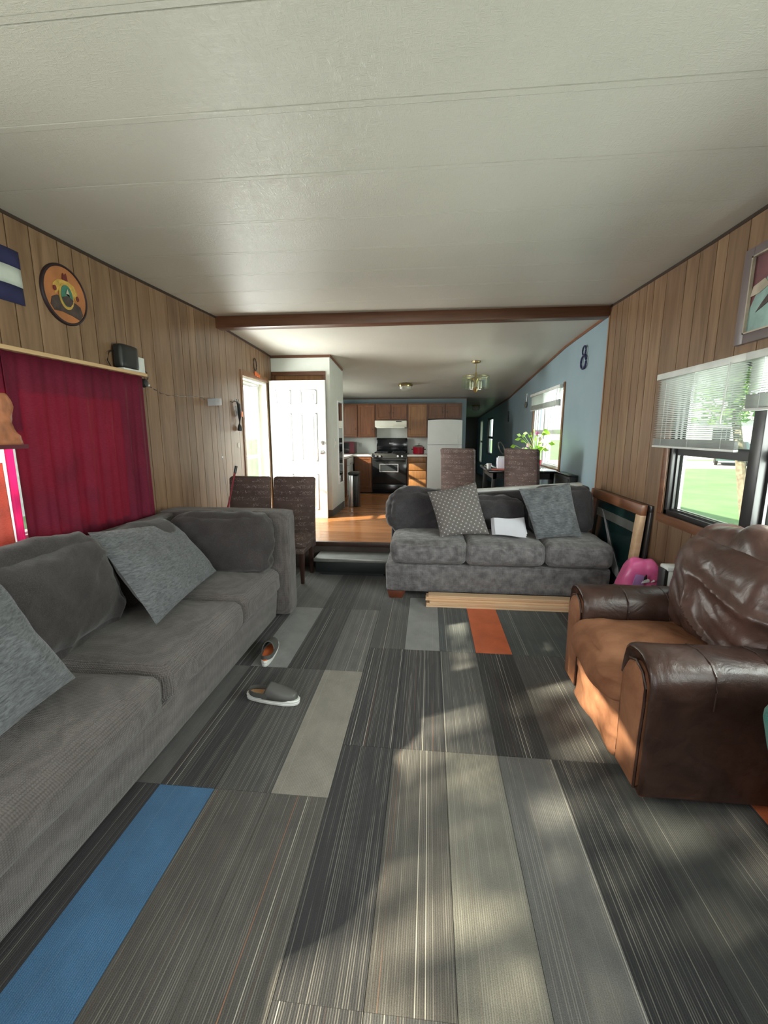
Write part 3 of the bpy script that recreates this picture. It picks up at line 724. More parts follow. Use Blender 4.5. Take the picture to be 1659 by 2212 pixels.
prof = [(-1.9, .3), (-1.9, .75), (-1.6, .95), (-.95, 1.02), (-.5, 1.45), (.6, 1.48), (1.2, 1.05), (1.85, .95), (1.95, .6), (1.9, .3)]
bd = MB(); rings = []
for yy, s_ in ((-.82, .86), (-.7, .98), (0, 1), (.7, .98), (.82, .86)): rings.append([(px*(.98 if abs(yy) > .8 else 1), yy, .3+(pz-.3)*s_) for px, pz in prof])
obj('body', bd.loft(rings), 'car_paint', car, smooth=True, ang=.9, local=True)
for xx in (-1.2, 1.25):
    for yy in (-.8, .8): obj('wheel', MB().lathe((xx, yy-.1, .32), [(.1, 0), (.32, .02), (.32, .18), (.1, .2)], 18, 'y'), 'black', car, local=True)
for yy in (-.84, .82): obj('side_window', MB().box(-.4, .65, yy, yy+.02, 1.0, 1.3), 'glass_dark', car, local=True)
obj('windscreen', MB().hexa([(-.98, -.62, 1.04), (-.98, .62, 1.04), (-.94, .62, 1.06), (-.94, -.62, 1.06), (-.56, -.55, 1.42), (-.56, .55, 1.42), (-.5, .55, 1.44), (-.5, -.55, 1.44)]), 'glass_dark', car, local=True)
for yy in (-.6, .6): obj('headlight', MB().box(-1.93, -1.88, yy-.14, yy+.14, .68, .80), 'white_plastic', car, local=True)

pr_ = thing('added_shade_roof', 'added flat roof outside the entry that shades the upper door', 'roof', (-2.75, 5.9, 2.46))  # unseen roof added to cut the sun diagonally across the open door
obj('panel', MB().box(-3.5, XL-.13, 4.7, 6.9, 2.46, 2.51), 'white', pr_); obj('bracket', MB().box(-3.0, XL-.13, 4.95, 5.0, 2.40, 2.46).box(XL-.17, XL-.125, 4.95, 5.0, 2.0, 2.46), 'white', pr_); obj('bracket', MB().box(-3.0, XL-.13, 6.8, 6.85, 2.40, 2.46).box(XL-.17, XL-.13, 6.8, 6.85, 2.0, 2.46), 'white', pr_)
ng = thing('neighbour_trailer', 'white neighbouring trailer outside the entry door', 'house', (-9, 9, -.55))
obj('wall', MB().box(-13, -10, 2, 12, -.55, 2.2), 'siding', ng); obj('roof', MB().box(-13.2, -9.8, 1.8, 12.2, 2.2, 2.35), 'asphalt', ng)

# ================================================================== LEFT SOFA
s1 = thing('sectional_sofa', 'long charcoal grey sectional sofa along the left panelled wall', 'sofa', (-1.75, 1.75, 0))
obj('base', MB().hexa([(-2.19, -.08, .03), (-1.235, -.08, .03), (-1.215, 3.30, .03), (-2.19, 3.30, .03), (-2.19, -.08, .27), (-1.215, -.08, .27), (-1.195, 3.30, .27), (-2.19, 3.30, .27)]), 'sofa', s1, bevel=.02)
obj('back', MB().box(-2.195, -2.04, -.08, 3.52, .03, .875), 'sofa', s1, bevel=.05, seg=3)
obj('end_back', soft((-1.645, 3.425, .462), (1.085, .20, .865), .035, .006, 14, .004, 3), 'sofa', s1, smooth=True)
for (a, b_, sd_) in ((-.06, .84, 1), (.85, 1.725, 2), (1.735, 2.605, 3), (2.615, 3.31, 4)):
    obj('seat_cushion', soft((-1.60, (a+b_)/2, .355), (.86, b_-a, .19), .06, .028, 18, .008, sd_, ws=5), 'sofa', s1, smooth=True)
def tiltm(ay, az=0, ax=0): return Matrix.Rotation(az, 4, 'Z') @ Matrix.Rotation(ay, 4, 'Y') @ Matrix.Rotation(ax, 4, 'X')
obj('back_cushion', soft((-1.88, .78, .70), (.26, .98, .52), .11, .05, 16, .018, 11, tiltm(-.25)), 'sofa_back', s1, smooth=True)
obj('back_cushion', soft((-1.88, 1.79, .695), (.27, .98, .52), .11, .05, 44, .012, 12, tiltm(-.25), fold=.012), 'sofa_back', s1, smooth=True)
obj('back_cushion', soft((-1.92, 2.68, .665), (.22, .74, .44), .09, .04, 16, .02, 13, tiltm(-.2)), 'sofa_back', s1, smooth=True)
obj('back_cushion', soft((-1.60, 3.215, .665), (.76, .20, .44), .065, .035, 44, .012, 14, tiltm(0, 0, -.12), fold=.013), 'sofa_back', s1, smooth=True)
for yy in (.2, 3.2): obj('foot', MB().box(-1.36, -1.27, yy, yy+.08, 0, .032), 'foot_wood', s1)
tag(obj('throw_pillow', pillow((-1.93, 2.275, .955), (-1.97, 3.19, .83), (-1.56, 3.02, .50), (-1.44, 2.09, .50), .15, 26, .014, 2), 'slub', smooth=True),
    'large slubbed grey throw pillow leaning slanted in the middle of left sofa', 'pillow')
tag(obj('throw_pillow', pillow((-1.86, 1.12, 1.02), (-1.86, 1.60, .99), (-1.43, 1.53, .525), (-1.36, .98, .52), .15, 24, .014, 6), 'slub', smooth=True),
    'grey slubbed throw pillow cut by the left photo edge on near sofa seat', 'pillow')

# ================================================================== RIGHT SOFA
s2 = thing('grey_sofa', 'worn grey armless sofa with three seat cushions against the raised floor', 'sofa', (.6, 4.25, 0))
obj('base', soft((.615, 4.28, .205), (1.98, .82, .27), .03, .006, 20, .004, 21), 'sofa_r', s2, smooth=True)
obj('back', MB().hexa([(-.375, 4.45, .3), (1.60, 4.45, .3), (1.60, 4.69, .3), (-.375, 4.69, .3), (-.375, 4.52, .84), (1.60, 4.52, .99), (1.60, 4.69, .99), (-.375, 4.69, .84)]), 'sofa_backr', s2, bevel=.03, seg=3)
obj('back_lining', MB().hexa([(.42, 4.60, .872), (1.55, 4.60, .955), (1.55, 4.70, .955), (.42, 4.70, .872), (.42, 4.60, .925), (1.55, 4.60, 1.012), (1.55, 4.70, 1.012), (.42, 4.70, .925)]), 'white_plastic', s2, bevel=.005)
for i_, (a, b_) in enumerate(((-.325, .345), (.352, 1.032), (1.04, 1.60))):
    obj('seat_cushion', soft(((a+b_)/2, 4.16, .455), (b_-a, .66, .215), .05, .022, 18, .008, 30+i_, ws=6), 'sofa_r', s2, smooth=True)
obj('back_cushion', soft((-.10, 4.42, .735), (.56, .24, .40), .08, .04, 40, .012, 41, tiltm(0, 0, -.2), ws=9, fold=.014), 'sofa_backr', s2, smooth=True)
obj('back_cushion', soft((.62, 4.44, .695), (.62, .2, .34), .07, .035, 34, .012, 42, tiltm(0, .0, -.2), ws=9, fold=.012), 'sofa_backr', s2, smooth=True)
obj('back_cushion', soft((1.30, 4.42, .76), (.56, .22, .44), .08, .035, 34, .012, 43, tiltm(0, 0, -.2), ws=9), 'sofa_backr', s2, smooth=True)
obj('foot', MB().hexa([(-.34, 3.89, 0), (-.22, 3.89, 0), (-.22, 3.98, 0), (-.34, 3.98, 0), (-.36, 3.88, .075), (-.19, 3.88, .075), (-.19, 3.99, .075), (-.36, 3.99, .075)]), 'foot_wood', s2, bevel=.004)
obj('foot', MB().box(1.44, 1.56, 3.92, 4.0, 0, .075), 'foot_wood', s2, bevel=.004)
obj('foot', MB().box(-.34, -.24, 4.55, 4.65, 0, .075), 'foot_wood', s2); obj('foot', MB().box(1.44, 1.56, 4.55, 4.65, 0, .075), 'foot_wood', s2)
tag(obj('throw_pillow', pillow((-.005, 4.14, .965), (.445, 4.20, 1.055), (.562, 4.00, .605), (.12, 3.96, .575), .13, 26, .008, 8, pinch=.05), 'diamond', smooth=True),
    'grey throw pillow with white diamond dots tilted on the right sofa', 'pillow')
tag(obj('throw_pillow', pillow((.835, 4.16, 1.0), (1.30, 4.20, 1.06), (1.375, 3.99, .60), (.97, 3.95, .575), .12, 30, .022, 9, ws=8, pinch=.05), 'crushed', smooth=True),
    'crumpled plain grey pillow at the right end of the right sofa', 'pillow')
ps = MB()
pp = thing('paper_stack', 'loose white papers on the middle cushion of the right sofa', 'papers', (.72, 4.0, .6))
for i_ in range(3):
    z0 = .590+.004*i_; r_ = .06*(i_-1)
    def fn(u, v_, i_=i_): 
        x = .60+.29*u-.02*(1-v_)+.012*i_; y_ = 3.92+.26*v_+.01*i_
        return (x, y_+r_*(u-.5), z0+.02+.10*v_**1.3+.006*math.sin(u*5+i_))
    obj('sheet', MB().sheet(fn, 6, 6, (0, 0, -.0012)), 'paper', pp, smooth=True)

# wooden laths
for i_ in range(6):
    x0 = (.0, .005, .03, -.005, .0, .02)[i_]; z = .0+i_*.0155
    y0 = (3.70, 3.715, 3.705, 3.735, 3.75, 3.74)[i_]
    tag(obj('wooden_lath', MB().box(x0, x0+1.42, y0, y0+.09, z+.0008, z+.0153), 'pine', bevel=.001, seg=1), ('bottom', 'second from bottom', 'third from bottom', 'third from top', 'second from top', 'topmost')[i_]+' pale pine lath of the stack in front of the right sofa', 'lath', 'pine laths stacked at the right sofa')

# ================================================================== ARMCHAIR
ac = thing('armchair', 'brown leather armchair with tan suede seat in the right foreground', 'armchair', (1.3, 2.18, 0))
def arm(y0, y1, name='arm'):
    mb = MB(); rings = []
    yc = (y0+y1)/2; hw = (y1-y0)/2; prof = []
    # profile in (y,z): straight sides flaring to a rolled top
    for (py, pz) in [(-.86, .03), (-.88, .15), (-.88, .30), (-.92, .40), (-1.0, .47), (-1.02, .53), (-.92, .585), (-.66, .618), (-.3, .632), (0, .636), (.3, .632), (.66, .618), (.92, .585), (1.02, .53), (1.0, .47), (.92, .40), (.88, .30), (.88, .15), (.86, .03)]:
        prof.append((yc+py*hw, pz))
    for x, s in ((.905, .80), (.885, .90), (.89, .97), (.915, 1.0), (1.05, .985), (1.15, 1.0), (1.3, .99), (1.45, 1.0), (1.70, .98), (1.73, .9)):
        rings.append([(x+.012*nz((x, py, pz), 8), yc+(py-yc)*s, (pz-.33)*(1-(1-s)*.45)+.33) for py, pz in prof])
    mb.loft(rings); return mb
for (a, b_) in ((1.67, 1.945), (2.44, 2.705)):
    obj('arm', arm(a, b_), 'leather', ac, smooth=True, ang=1.2)
    yc = (a+b_)/2
    # tan welted front panel of the arm
    pr = [(-.70, .04), (-.74, .3), (-.80, .42), (-.78, .50), (-.5, .555), (0, .575), (.5, .555), (.78, .50), (.80, .42), (.74, .3), (.70, .04)]
    rr = [[(x, yc+py*.115*s, .3+(pz-.3)*s) for py, pz in pr] for x, s in ((.91, 1.0), (.884, 1.0), (.872, .93), (.868, .7))]
    obj('arm_front', MB().loft(rr), 'suede', ac, smooth=True, ang=1.2)
    obj('welt', MB().tube([(.884, yc+py*.119, pz+.004) for py, pz in pr], .006, 6), 'leather', ac, smooth=True)
for xx in (1.12, 1.34):
    for (yc) in (1.8075, 2.5725):
        obj('arm_seam', MB().tube([(xx, yc+py*.135, pz) for py, pz in [(-1.015, .45), (-1.03, .53), (-.93, .588), (-.6, .622), (0, .637), (.6, .622), (.93, .588), (1.03, .53), (1.015, .45)]], .004, 6), 'leather', ac, smooth=True)
obj('front_panel', soft((.92, 2.19, .165), (.10, .52, .29), .03, .02, 34, .012, 51, fold=.010), 'suede', ac, smooth=True)
obj('base', MB().box(.95, 1.70, 1.72, 2.66, .03, .30), 'leather', ac, bevel=.02)
obj('seat_cushion', soft((1.19, 2.195, .385), (.72, .56, .20), .075, .045, 40, .014, 52, ws=5, fold=.006), 'suede', ac, smooth=True)
obj('back_frame', soft((1.64, 2.19, .47), (.17, .98, .86), .06, .02, 12, .01, 53), 'leather', ac, smooth=True)
obj('back_cushion', soft((1.535, 2.20, .70), (.33, .80, .60), .15, .06, 60, .018, 54, tiltm(.16), ws=3.5, fold=.022), 'leather_back', ac, smooth=True)
for (xx, yy) in ((.93, 1.72), (.93, 2.60), (1.62, 1.72), (1.62, 2.60)): obj('foot', MB().lathe((xx, yy+.02, 0), [(.018, 0), (.03, .035)], 12), 'foot_wood', ac)
rings = []
for z, r_ in ((0, .10), (.1, .12), (.35, .15), (.5, .19), (.6, .21), (.67, .18), (.70, .09)):
    rings.append([(1.335+r_*1.12*math.cos(a)+.006*nz((a, z, 0), 3), 1.38+r_*.75*math.sin(a), z) for a in [2*PI*q/20 for q in range(20)]])
tg = thing('fabric_bag', 'teal fleece bag at the right photo edge beside the armchair', 'bag', (1.335, 1.38, 0))
obj('body', MB().loft(rings), 'teal', tg, smooth=True); obj('handle', MB().tube([(1.27, 1.38, .69), (1.29, 1.38, .76), (1.38, 1.38, .76), (1.40, 1.38, .69)], .012), 'teal', tg, smooth=True)

# ================================================================== CLOGS
def clog(name, label, loc, rz, insole):
    t = thing(name, label, 'shoe', loc, rz, 'grey clogs on the carpet')
    L_ = .318
    def outline(s):      # s 0 heel .. 1 toe -> half width, centre shift
        return .030+.012*math.sin(PI*min(1, s*1.4))*(1 if s < .5 else 0)+(.020*math.sin(PI*max(0, (s-.15))/.95))*1.0, .006*math.sin(PI*s)
    def ring(z, grow=0, s0=0, s1=1, n=24):
        pts = []
        for q in range(n):
            a = 2*PI*q/n; u = (1-math.cos(a))/2; s = s0+(s1-s0)*u
            w_ = (.036+.014*s)*abs(math.sin(a))**.75
            pts.append(((s-.5)*(L_+grow*2), math.copysign(w_+grow*abs(math.sin(a)), math.sin(a))+.004*math.sin(PI*s), z+(.012*max(0, s-.75)*4*.25 if z < .03 else 0)+(.008*(1-s))*(z/.04)))
        return pts
    mb = MB().loft([ring(.001, -.006), ring(.004, 0), ring(.016, .003), ring(.018, .001), ring(.030, .004), ring(.036, 0)])
    obj('sole', mb, 'white_plastic', t, local=True, smooth=True)
    obj('insole', MB().loft([ring(.036, -.006, 0, .80), ring(.040, -.009, 0, .80)]), insole, t, local=True, smooth=True)
    mb = MB(); nu, nv = 16, 12
    def up(u, v_):       # vamp dome, open at the back
        s = .40+.63*u; a = PI*v_
        if u > .999: s = 1.03
        w_ = (.036+.014*s)*(max(0, 1-((max(s, .55)-.55)/.48)**2.6))**.5+.004
        h = .030+(.052-.030*max(0, (s-.45)/.55))*(max(0, 1-((s-.4)/.62)**3))**.5
        return Vector(((s-.5)*L_+(.035*math.sin(a) if u < .01 else .035*math.sin(a)*(1-u)**2)-.02, math.cos(a)*w_+.004, .032+h*math.sin(a)**.8*1.0))
    mb.sheet(up, nu, nv)
    up_o = obj('upper', mb, 'clog_grey', t, local=True, smooth=True)
    sm = up_o.modifiers.new('thick', 'SOLIDIFY'); sm.thickness = .004
    pts = []
    for q in range(13):
        a = PI*.5+PI*q/12; pts.append((-.085+.060*math.cos(a), .040*math.sin(a), .050+.006*math.sin(PI*q/12)))
    pts = [(-.02, .043, .050)]+pts+[(-.02, -.043, .050)]
    rings = [[(x, y_*1.02, z-.013), (x, y_*1.02, z+.016), (x*.97, y_*.92, z+.016), (x*.97, y_*.92, z-.013)] for x, y_, z in pts]
    obj('heel_strap', MB().loft(rings), 'clog_grey', t, local=True, smooth=True)
    return t
clog('clog', 'grey clog with white sole lying alone on the open carpet', (-.862, 2.222, 0), -.10, 'insole')
clog('clog', 'grey clog with orange lining pointing away beside the left sofa base', (-1.065, 2.73, 0), PI/2+.12, 'insole_orange')

# ================================================================== PARSONS CHAIRS
def make_chair(name, label, loc, rz, group):
    t = thing(name, label, 'chair', loc, rz, group)
    obj('seat', soft((0, 0, .42), (.45, .45, .11), .035, .018, 10, .004, 60), 'script', t, local=True, smooth=True)
    obj('seat_rail', MB().box(-.215, .215, -.215, .2, .31, .40), 'script', t, local=True, bevel=.02)
    mb = MB(); rings = []
    for z, y_, th in ((.30, .20, .075), (.45, .205, .075), (.6, .215, .07), (.8, .23, .065), (.95, .245, .06), (.99, .25, .066), (1.025, .258, .074), (1.045, .262, .05)):
        yc = y_; h = th/2
        x1 = .221 if z < 1.04 else .205
        rings.append([(-x1, yc-h, z), (-x1+.02, yc-h-.008, z), (x1-.02, yc-h-.008, z), (x1, yc-h, z), (x1, yc+h, z), (x1-.02, yc+h+.008, z), (-x1+.02, yc+h+.008, z), (-x1, yc+h, z)])
    obj('backrest', mb.loft(rings), 'script', t, local=True, smooth=True, ang=.9)
    for sx in (-1, 1):
        for sy in (-1, 1):
            x, y_ = sx*.185, sy*.18; a, b_ = .016, .024
            obj('leg', MB().hexa([(x-a, y_-a, 0), (x+a, y_-a, 0), (x+a, y_+a, 0), (x-a, y_+a, 0), (x-b_, y_-b_, .32), (x+b_, y_-b_, .32), (x+b_, y_+b_, .32), (x-b_, y_+b_, .32)]), 'dark_wood', t, local=True, bevel=.003)
    return t
GC = 'brown script print dining chairs'
make_chair('dining_chair', 'brown script print chair nearer the left wall, facing the camera by the entry', (-1.925, 4.36, 0), 0, GC)
make_chair('dining_chair', 'brown script print chair in front of the white entry door beside the step', (-1.437, 4.37, 0), 0, GC)
make_chair('dining_chair', 'dark brown script chair seen from behind left of the dining table', (.47, 5.95, zk(5.95)), PI-.42, GC)
make_chair('dining_chair', 'brown script chair turned sideways in front of plant at the dining table', (1.28, 5.66, zk(5.6)), PI-.75, GC)

# step
st = thing('step', 'low black step with grey top leading up to kitchen floor', 'step', (-.82, 4.6, 0))
obj('body', MB().box(-1.19, -.42, 4.47, 4.755, .035, .165), 'step_side', st, bevel=.004); obj('body', MB().box(-1.13, -.46, 4.50, 4.755, 0, .035), 'step_side', st)
obj('tread', MB().box(-1.205, -.41, 4.455, 4.765, .165, .188), 'step_top', st, bevel=.004); obj('nosing', MB().box(-1.206, -.409, 4.448, 4.458, .158, .194), 'silver', st, bevel=.003)

# ================================================================== LEFT WALL THINGS
# shelf board over curtain
tag(obj('wooden_shelf_board', MB().box(XL, -2.20, .9, 3.385, 1.945, 1.968), 'piney', bevel=.002, seg=1), 'narrow pale wood board above the red curtain', 'shelf')
def curtain(name, y0, y1, z0, z1, x, folds, amp, mat, seed, label, taper=0):
    def fn(u, v_):
        zz_ = z1+(z0-z1)*v_; ya_ = y0
        if taper: ya_ = y0-.36*max(0, min(1, (zz_-1.45)/.2))
        yy = ya_+(y1-ya_)*u; a = amp*(.35+.65*v_)
        return (x+a*math.sin(u*folds*2*PI+.6*math.sin(v_*2+seed)+seed)+a*.5*math.sin(u*folds*4.7*PI+seed*2+v_), yy, z1+(z0-z1)*v_)
    return tag(obj(name, MB().sheet(fn, 140, 10, (.0015, 0, 0)), mat, smooth=True, ang=2), label, 'curtain')
curtain('window_curtain', 2.198, 3.37, .60, 1.945, -2.242, 6.3, .016, 'red_curtain', 1, 'dark red curtain hanging from the pale board on the left wall')
obj('curtain_tail', MB().sheet(lambda u, v_: (-2.248+.006*math.sin(u*30), 1.55+.73*u, 1.945-.42*v_), 40, 4, (.0015, 0, 0)), 'red_curtain', bpy.data.objects['window_curtain'], smooth=True, ang=2)
curtain('sheer_curtain', 1.15, 2.128, .60, 1.36, -2.245, 6, .010, 'coral_curtain', 3, 'coral sheer curtain at the left photo edge')
curtain('sheer_curtain', 2.122, 2.160, .60, 1.46, -2.256, 1, .002, 'white_gap_strip', 4, 'thin white strip added across the bright gap between coral and magenta curtains')  # strip added to close the bright gap and stop a sun streak
curtain('sheer_curtain', 2.155, 2.206, .60, 1.46, -2.250, 1, .004, 'magenta', 5, 'narrow magenta sheer strip beside the red curtain')
sv = thing('satin_valance', 'bronze satin valance gathered at the left photo edge above coral curtain', 'valance', (-2.2, 1.8, 1.36))
def fn(u, v_):
    yy = 1.2+.99*u; z = 1.72-.27*v_
    return (-2.226+.005*math.sin(u*60+3*math.sin(v_*7))+.008*nz((u*14, v_*9, 0), 1.3), yy+(.045*v_+.02*math.sin(v_*8))*u, z)
obj('cloth', MB().sheet(fn, 60, 16, (.003, 0, 0)), 'satin', sv, smooth=True, ang=2)
obj('hem_band', MB().box(-2.235, -2.215, 1.2, 2.27, 1.43, 1.452), 'maroon', sv)
# flag
fl = thing('wall_flag', 'small blue and white striped flag on left wall at photo edge', 'flag', (-2.29, 2.1, 2.2))
for (z0, z1, mt) in ((2.405, 2.495, 'navy'), (2.308, 2.405, 'offwhite'), (2.215, 2.308, 'navy')):
    def fn(u, v_, z0=z0, z1=z1): return (-2.285+.006*math.sin(u*14+v_), 1.62+.82*u, z0+(z1-z0)*v_+.004*math.sin(u*9))
    obj('stripe', MB().sheet(fn, 30, 2, (.002, 0, 0)), mt, fl, smooth=True, ang=2)
# plaque
pq = thing('round_plaque', 'round orange wall plaque with a painted coat of arms on the left wall', 'plaque', (XL, 2.745, 2.36))
cy, cz = 2.745, 2.362
M['pl_rim'] = plain('plaque_rim', (.02, .009, .012), .5); M['pl_face'] = plain('plaque_face', (.40, .15, .055), .45, var=.2); M['pl_gold'] = plain('plaque_gold', (.50, .31, .07), .5, var=.3, scale=30)
M['pl_green'] = plain('plaque_green', (.05, .17, .12), .5); M['pl_dark'] = plain('plaque_brown', (.06, .042, .038), .6, var=.4, scale=25); M['pl_white'] = plain('plaque_cream', (.5, .46, .36), .5); M['pl_red'] = plain('plaque_red', (.13, .02, .02), .5)
R_ = .178
obj('rim', MB().lathe((XL, cy, cz), [(R_, 0), (R_, .018), (R_-.004, .024), (R_-.014, .026), (R_-.017, .018), (R_-.03, .017)], 48, 'x'), 'pl_rim', pq, smooth=True)
obj('face', MB().lathe((XL+.017, cy, cz), [(.164, 0), (.164, .003)], 48, 'x'), 'pl_face', pq)
def plate(pts, x, mat, name, th=.003):
    mb = MB(); n = len(pts); vs = [(x, cy+a, cz+b_) for a, b_ in pts]+[(x+th, cy+a, cz+b_) for a, b_ in pts]
    mb.add(vs, [tuple(range(n)), tuple(range(2*n-1, n-1, -1))]+[(i, (i+1) % n, (i+1) % n+n, i+n) for i in range(n)])
    return obj(name, mb, mat, pq)
def ell(a, b_, c0, c1, n=28): return [(c0+a*math.cos(2*PI*i/n), c1+b_*math.sin(2*PI*i/n)) for i in range(n)]
plate([(-.11, -.035), (-.07, -.015), (.0, -.03), (.07, -.03), (.11, -.045), (.125, -.09), (.10, -.13), (.04, -.115), (-.04, -.105), (-.10, -.11), (-.125, -.08)], XL+.0205, 'pl_dark', 'mound')
plate([(-.095, .045), (-.06, .075), (-.02, .085), (0, .11), (.03, .085), (.07, .07), (.095, .03), (.08, -.02), (.05, .02), (-.05, .02), (-.08, -.01)], XL+.021, 'pl_gold', 'ornament')
plate(ell(.057, .078, 0, -.008), XL+.024, 'pl_gold', 'oval_border'); plate(ell(.045, .064, 0, -.006), XL+.0275, 'pl_green', 'oval')
plate([(-.043, -.022), (-.02, -.012), (0, -.006), (.02, -.012), (.043, -.022), (.035, -.045), (.015, -.066), (-.015, -.066), (-.035, -.045)], XL+.031, 'pl_dark', 'landscape')
plate([(-.018, -.01), (0, .035), (.018, -.01), (.012, .005), (-.012, .005)], XL+.0345, 'pl_white', 'triangle')
plate([(-.02, .085), (-.012, .125), (0, .115), (.014, .13), (.022, .085)], XL+.025, 'pl_red', 'crest'); plate(ell(.012, .016, -.085, .02, 12), XL+.025, 'pl_red', 'fruit'); plate(ell(.012, .016, .088, .0, 12), XL+.025, 'pl_red', 'fruit')
# router
rt = thing('wifi_router', 'black upright box shaped router on the end of pale board', 'router', (-2.245, 3.21, 1.968))
obj('casing', soft((-2.245, 3.215, 2.063), (.075, .20, .17), .02, .004, 8, 0, 1), 'black', rt, smooth=True); obj('foot', MB().box(-2.29, -2.205, 3.12, 3.31, 1.969, 1.980), 'white_plastic', rt)
obj('cable', MB().tube([(-2.27, 3.12, 2.10), (-2.27, 3.07, 2.08), (-2.27, 3.045, 2.02), (-2.27, 3.08, 1.975), (-2.25, 3.13, 1.975)], .004, 6), 'black', rt, smooth=True)
tag(obj('signal_box', MB().box(-2.27, -2.225, 3.325, 3.40, 1.969, 2.085), 'white_plastic', bevel=.006), 'small white box beside the black router', 'box')
cbl = thing('wall_cable', 'twisted dark cable with round plug running along the left wall', 'cable', (XL, 3.5, 1.9))
obj('plug', MB().lathe((XL+.001, 3.452, 1.905), [(.034, 0), (.036, .02), (.028, .04), (.01, .045)], 16, 'x'), 'black', cbl, smooth=True); obj('connector', MB().box(XL+.002, XL+.03, 3.488, 3.51, 1.885, 1.90), 'white_plastic', cbl)
pts = [(3.50, 1.893), (3.53, 1.887), (3.60, 1.872), (3.684, 1.848), (3.78, 1.838), (3.893, 1.841), (4.03, 1.851), (4.17, 1.854), (4.30, 1.866), (4.40, 1.86), (4.44, 1.845)]
p2 = [(XL+.006+.003*math.sin(i*2.2), *[pts[i//3][j]+(pts[min(i//3+1, len(pts)-1)][j]-pts[i//3][j])*(i % 3)/3 for j in (0, 1)]) for i in range(3*len(pts)-2)]
obj('cord', MB().tube([(a, b_, c+.003*math.sin(i*1.9)) for i, (a, b_, c) in enumerate(p2)], .0042, 6), 'black', cbl, smooth=True)
obj('loop', MB().tube([(XL+.02, 3.40, 2.02), (XL+.02, 3.45, 2.02), (XL+.02, 3.50, 1.99), (XL+.02, 3.51, 1.95), (XL+.02, 3.48, 1.92)], .0035, 6), 'black', cbl, smooth=True)
obj('hanging_cord', MB().tube([(XL+.01, 3.40, 1.90), (XL+.01, 3.41, 1.80), (XL+.01, 3.425, 1.70), (XL+.01, 3.405, 1.60), (XL+.01, 3.415, 1.52)], .0028, 5).tube([(XL+.01, 3.40, 1.90), (XL+.01, 3.43, 1.80), (XL+.01, 3.405, 1.70), (XL+.01, 3.43, 1.61), (XL+.01, 3.415, 1.52)], .0028, 5), 'black', cbl, smooth=True)
obj('end_clip', MB().box(XL+.004, XL+.016, 3.407, 3.425, 1.46, 1.52), 'red_plastic', cbl)
ad = thing('power_adapter', 'grey power adapter box on the left wall with a cord running down', 'adapter', (XL, 4.55, 1.79))
obj('box', MB().hexa([(XL+.002, 4.50, 1.785), (XL+.09, 4.52, 1.79), (XL+.09, 4.65, 1.80), (XL+.002, 4.65, 1.80), (XL+.002, 4.50, 1.86), (XL+.09, 4.52, 1.865), (XL+.09, 4.65, 1.875), (XL+.002, 4.65, 1.875)]), 'grey_plastic', ad, bevel=.006)
obj('cord', MB().tube([(XL+.05, 4.65, 1.85), (XL+.02, 4.70, 1.84), (XL+.006, 4.735, 1.78), (XL+.006, 4.745, 1.5), (XL+.006, 4.755, 1.2), (XL+.006, 4.80, .9), (XL+.006, 4.85, .66)], .0035, 6), 'black', ad, smooth=True)
obj('clip', MB().box(XL, XL+.014, 4.73, 4.76, 1.235, 1.255), 'white_plastic', ad)
hk = thing('wall_hook', 'small dark metal hook on the left wall before the entry', 'hook', (XL, 5.04, 1.87)); obj('plate', MB().box(XL, XL+.006, 5.03, 5.06, 1.85, 1.90), 'black_metal', hk); obj('prong', MB().tube([(XL+.006, 5.045, 1.87), (XL+.03, 5.045, 1.855), (XL+.05, 5.045, 1.865), (XL+.052, 5.045, 1.885)], .004, 6), 'black_metal', hk)
tl_ = thing('hanging_keys', 'bunch of dark straps with orange clip hanging beside the entry door', 'keys', (XL, 5.15, 1.86))
obj('hook', MB().tube([(XL, 5.13, 1.88), (XL+.04, 5.13, 1.87), (XL+.045, 5.13, 1.90)], .004, 6).tube([(XL, 5.18, 1.88), (XL+.04, 5.18, 1.87), (XL+.045, 5.18, 1.90)], .004, 6), 'black_metal', tl_)
obj('strap', MB().tube([(XL+.04, 5.14, 1.87), (XL+.05, 5.17, 1.84), (XL+.05, 5.175, 1.76), (XL+.045, 5.19, 1.70), (XL+.04, 5.195, 1.64), (XL+.04, 5.19, 1.60)], [.008, .02, .022, .018, .008, .006], 8), 'black', tl_, smooth=True)
obj('ring', MB().tube([(XL+.03+.0*q, 5.13+.025*math.cos(q*.785), 1.76+.06*math.sin(q*.785)) for q in range(8)], .006, 6, True), 'grey_plastic', tl_, smooth=True)
obj('clip', MB().box(XL+.03, XL+.06, 5.215, 5.265, 1.70, 1.765), 'orange', tl_, bevel=.01)
obj('weight', MB().lathe((XL+.04, 5.185, 1.54), [(.006, .08), (.02, .05), (.03, .01), (.026, -.005), (.01, -.01)], 12), 'black', tl_, smooth=True)
def plate_switch(name, label, x, y0, y1, z0, z1, s=1):
    t = thing(name, label, 'switch', (x, (y0+y1)/2, z0)); obj('cover', MB().box(min(x, x+s*.006), max(x, x+s*.006), y0, y1, z0, z1), 'white_plastic', t, bevel=.002); ym, zm = (y0+y1)/2, (z0+z1)/2
    obj('toggle', MB().box(min(x, x+s*.014), max(x, x+s*.014), ym-.012, ym+.012, zm-.03, zm+.03), 'cream', t, bevel=.003)
plate_switch('light_switch', 'white light switch left of the open entry door', XL, 5.13, 5.25, 1.30, 1.425)
plate_switch('light_switch', 'narrow white light switch on the white closet wall beside mirror', -1.43, 6.67, 6.76, 1.285, 1.42)
hn = thing('hanging_loop', 'dark leather loop with orange beads hung over the entry door', 'ornament', (XL+.02, 5.8, 2.3))
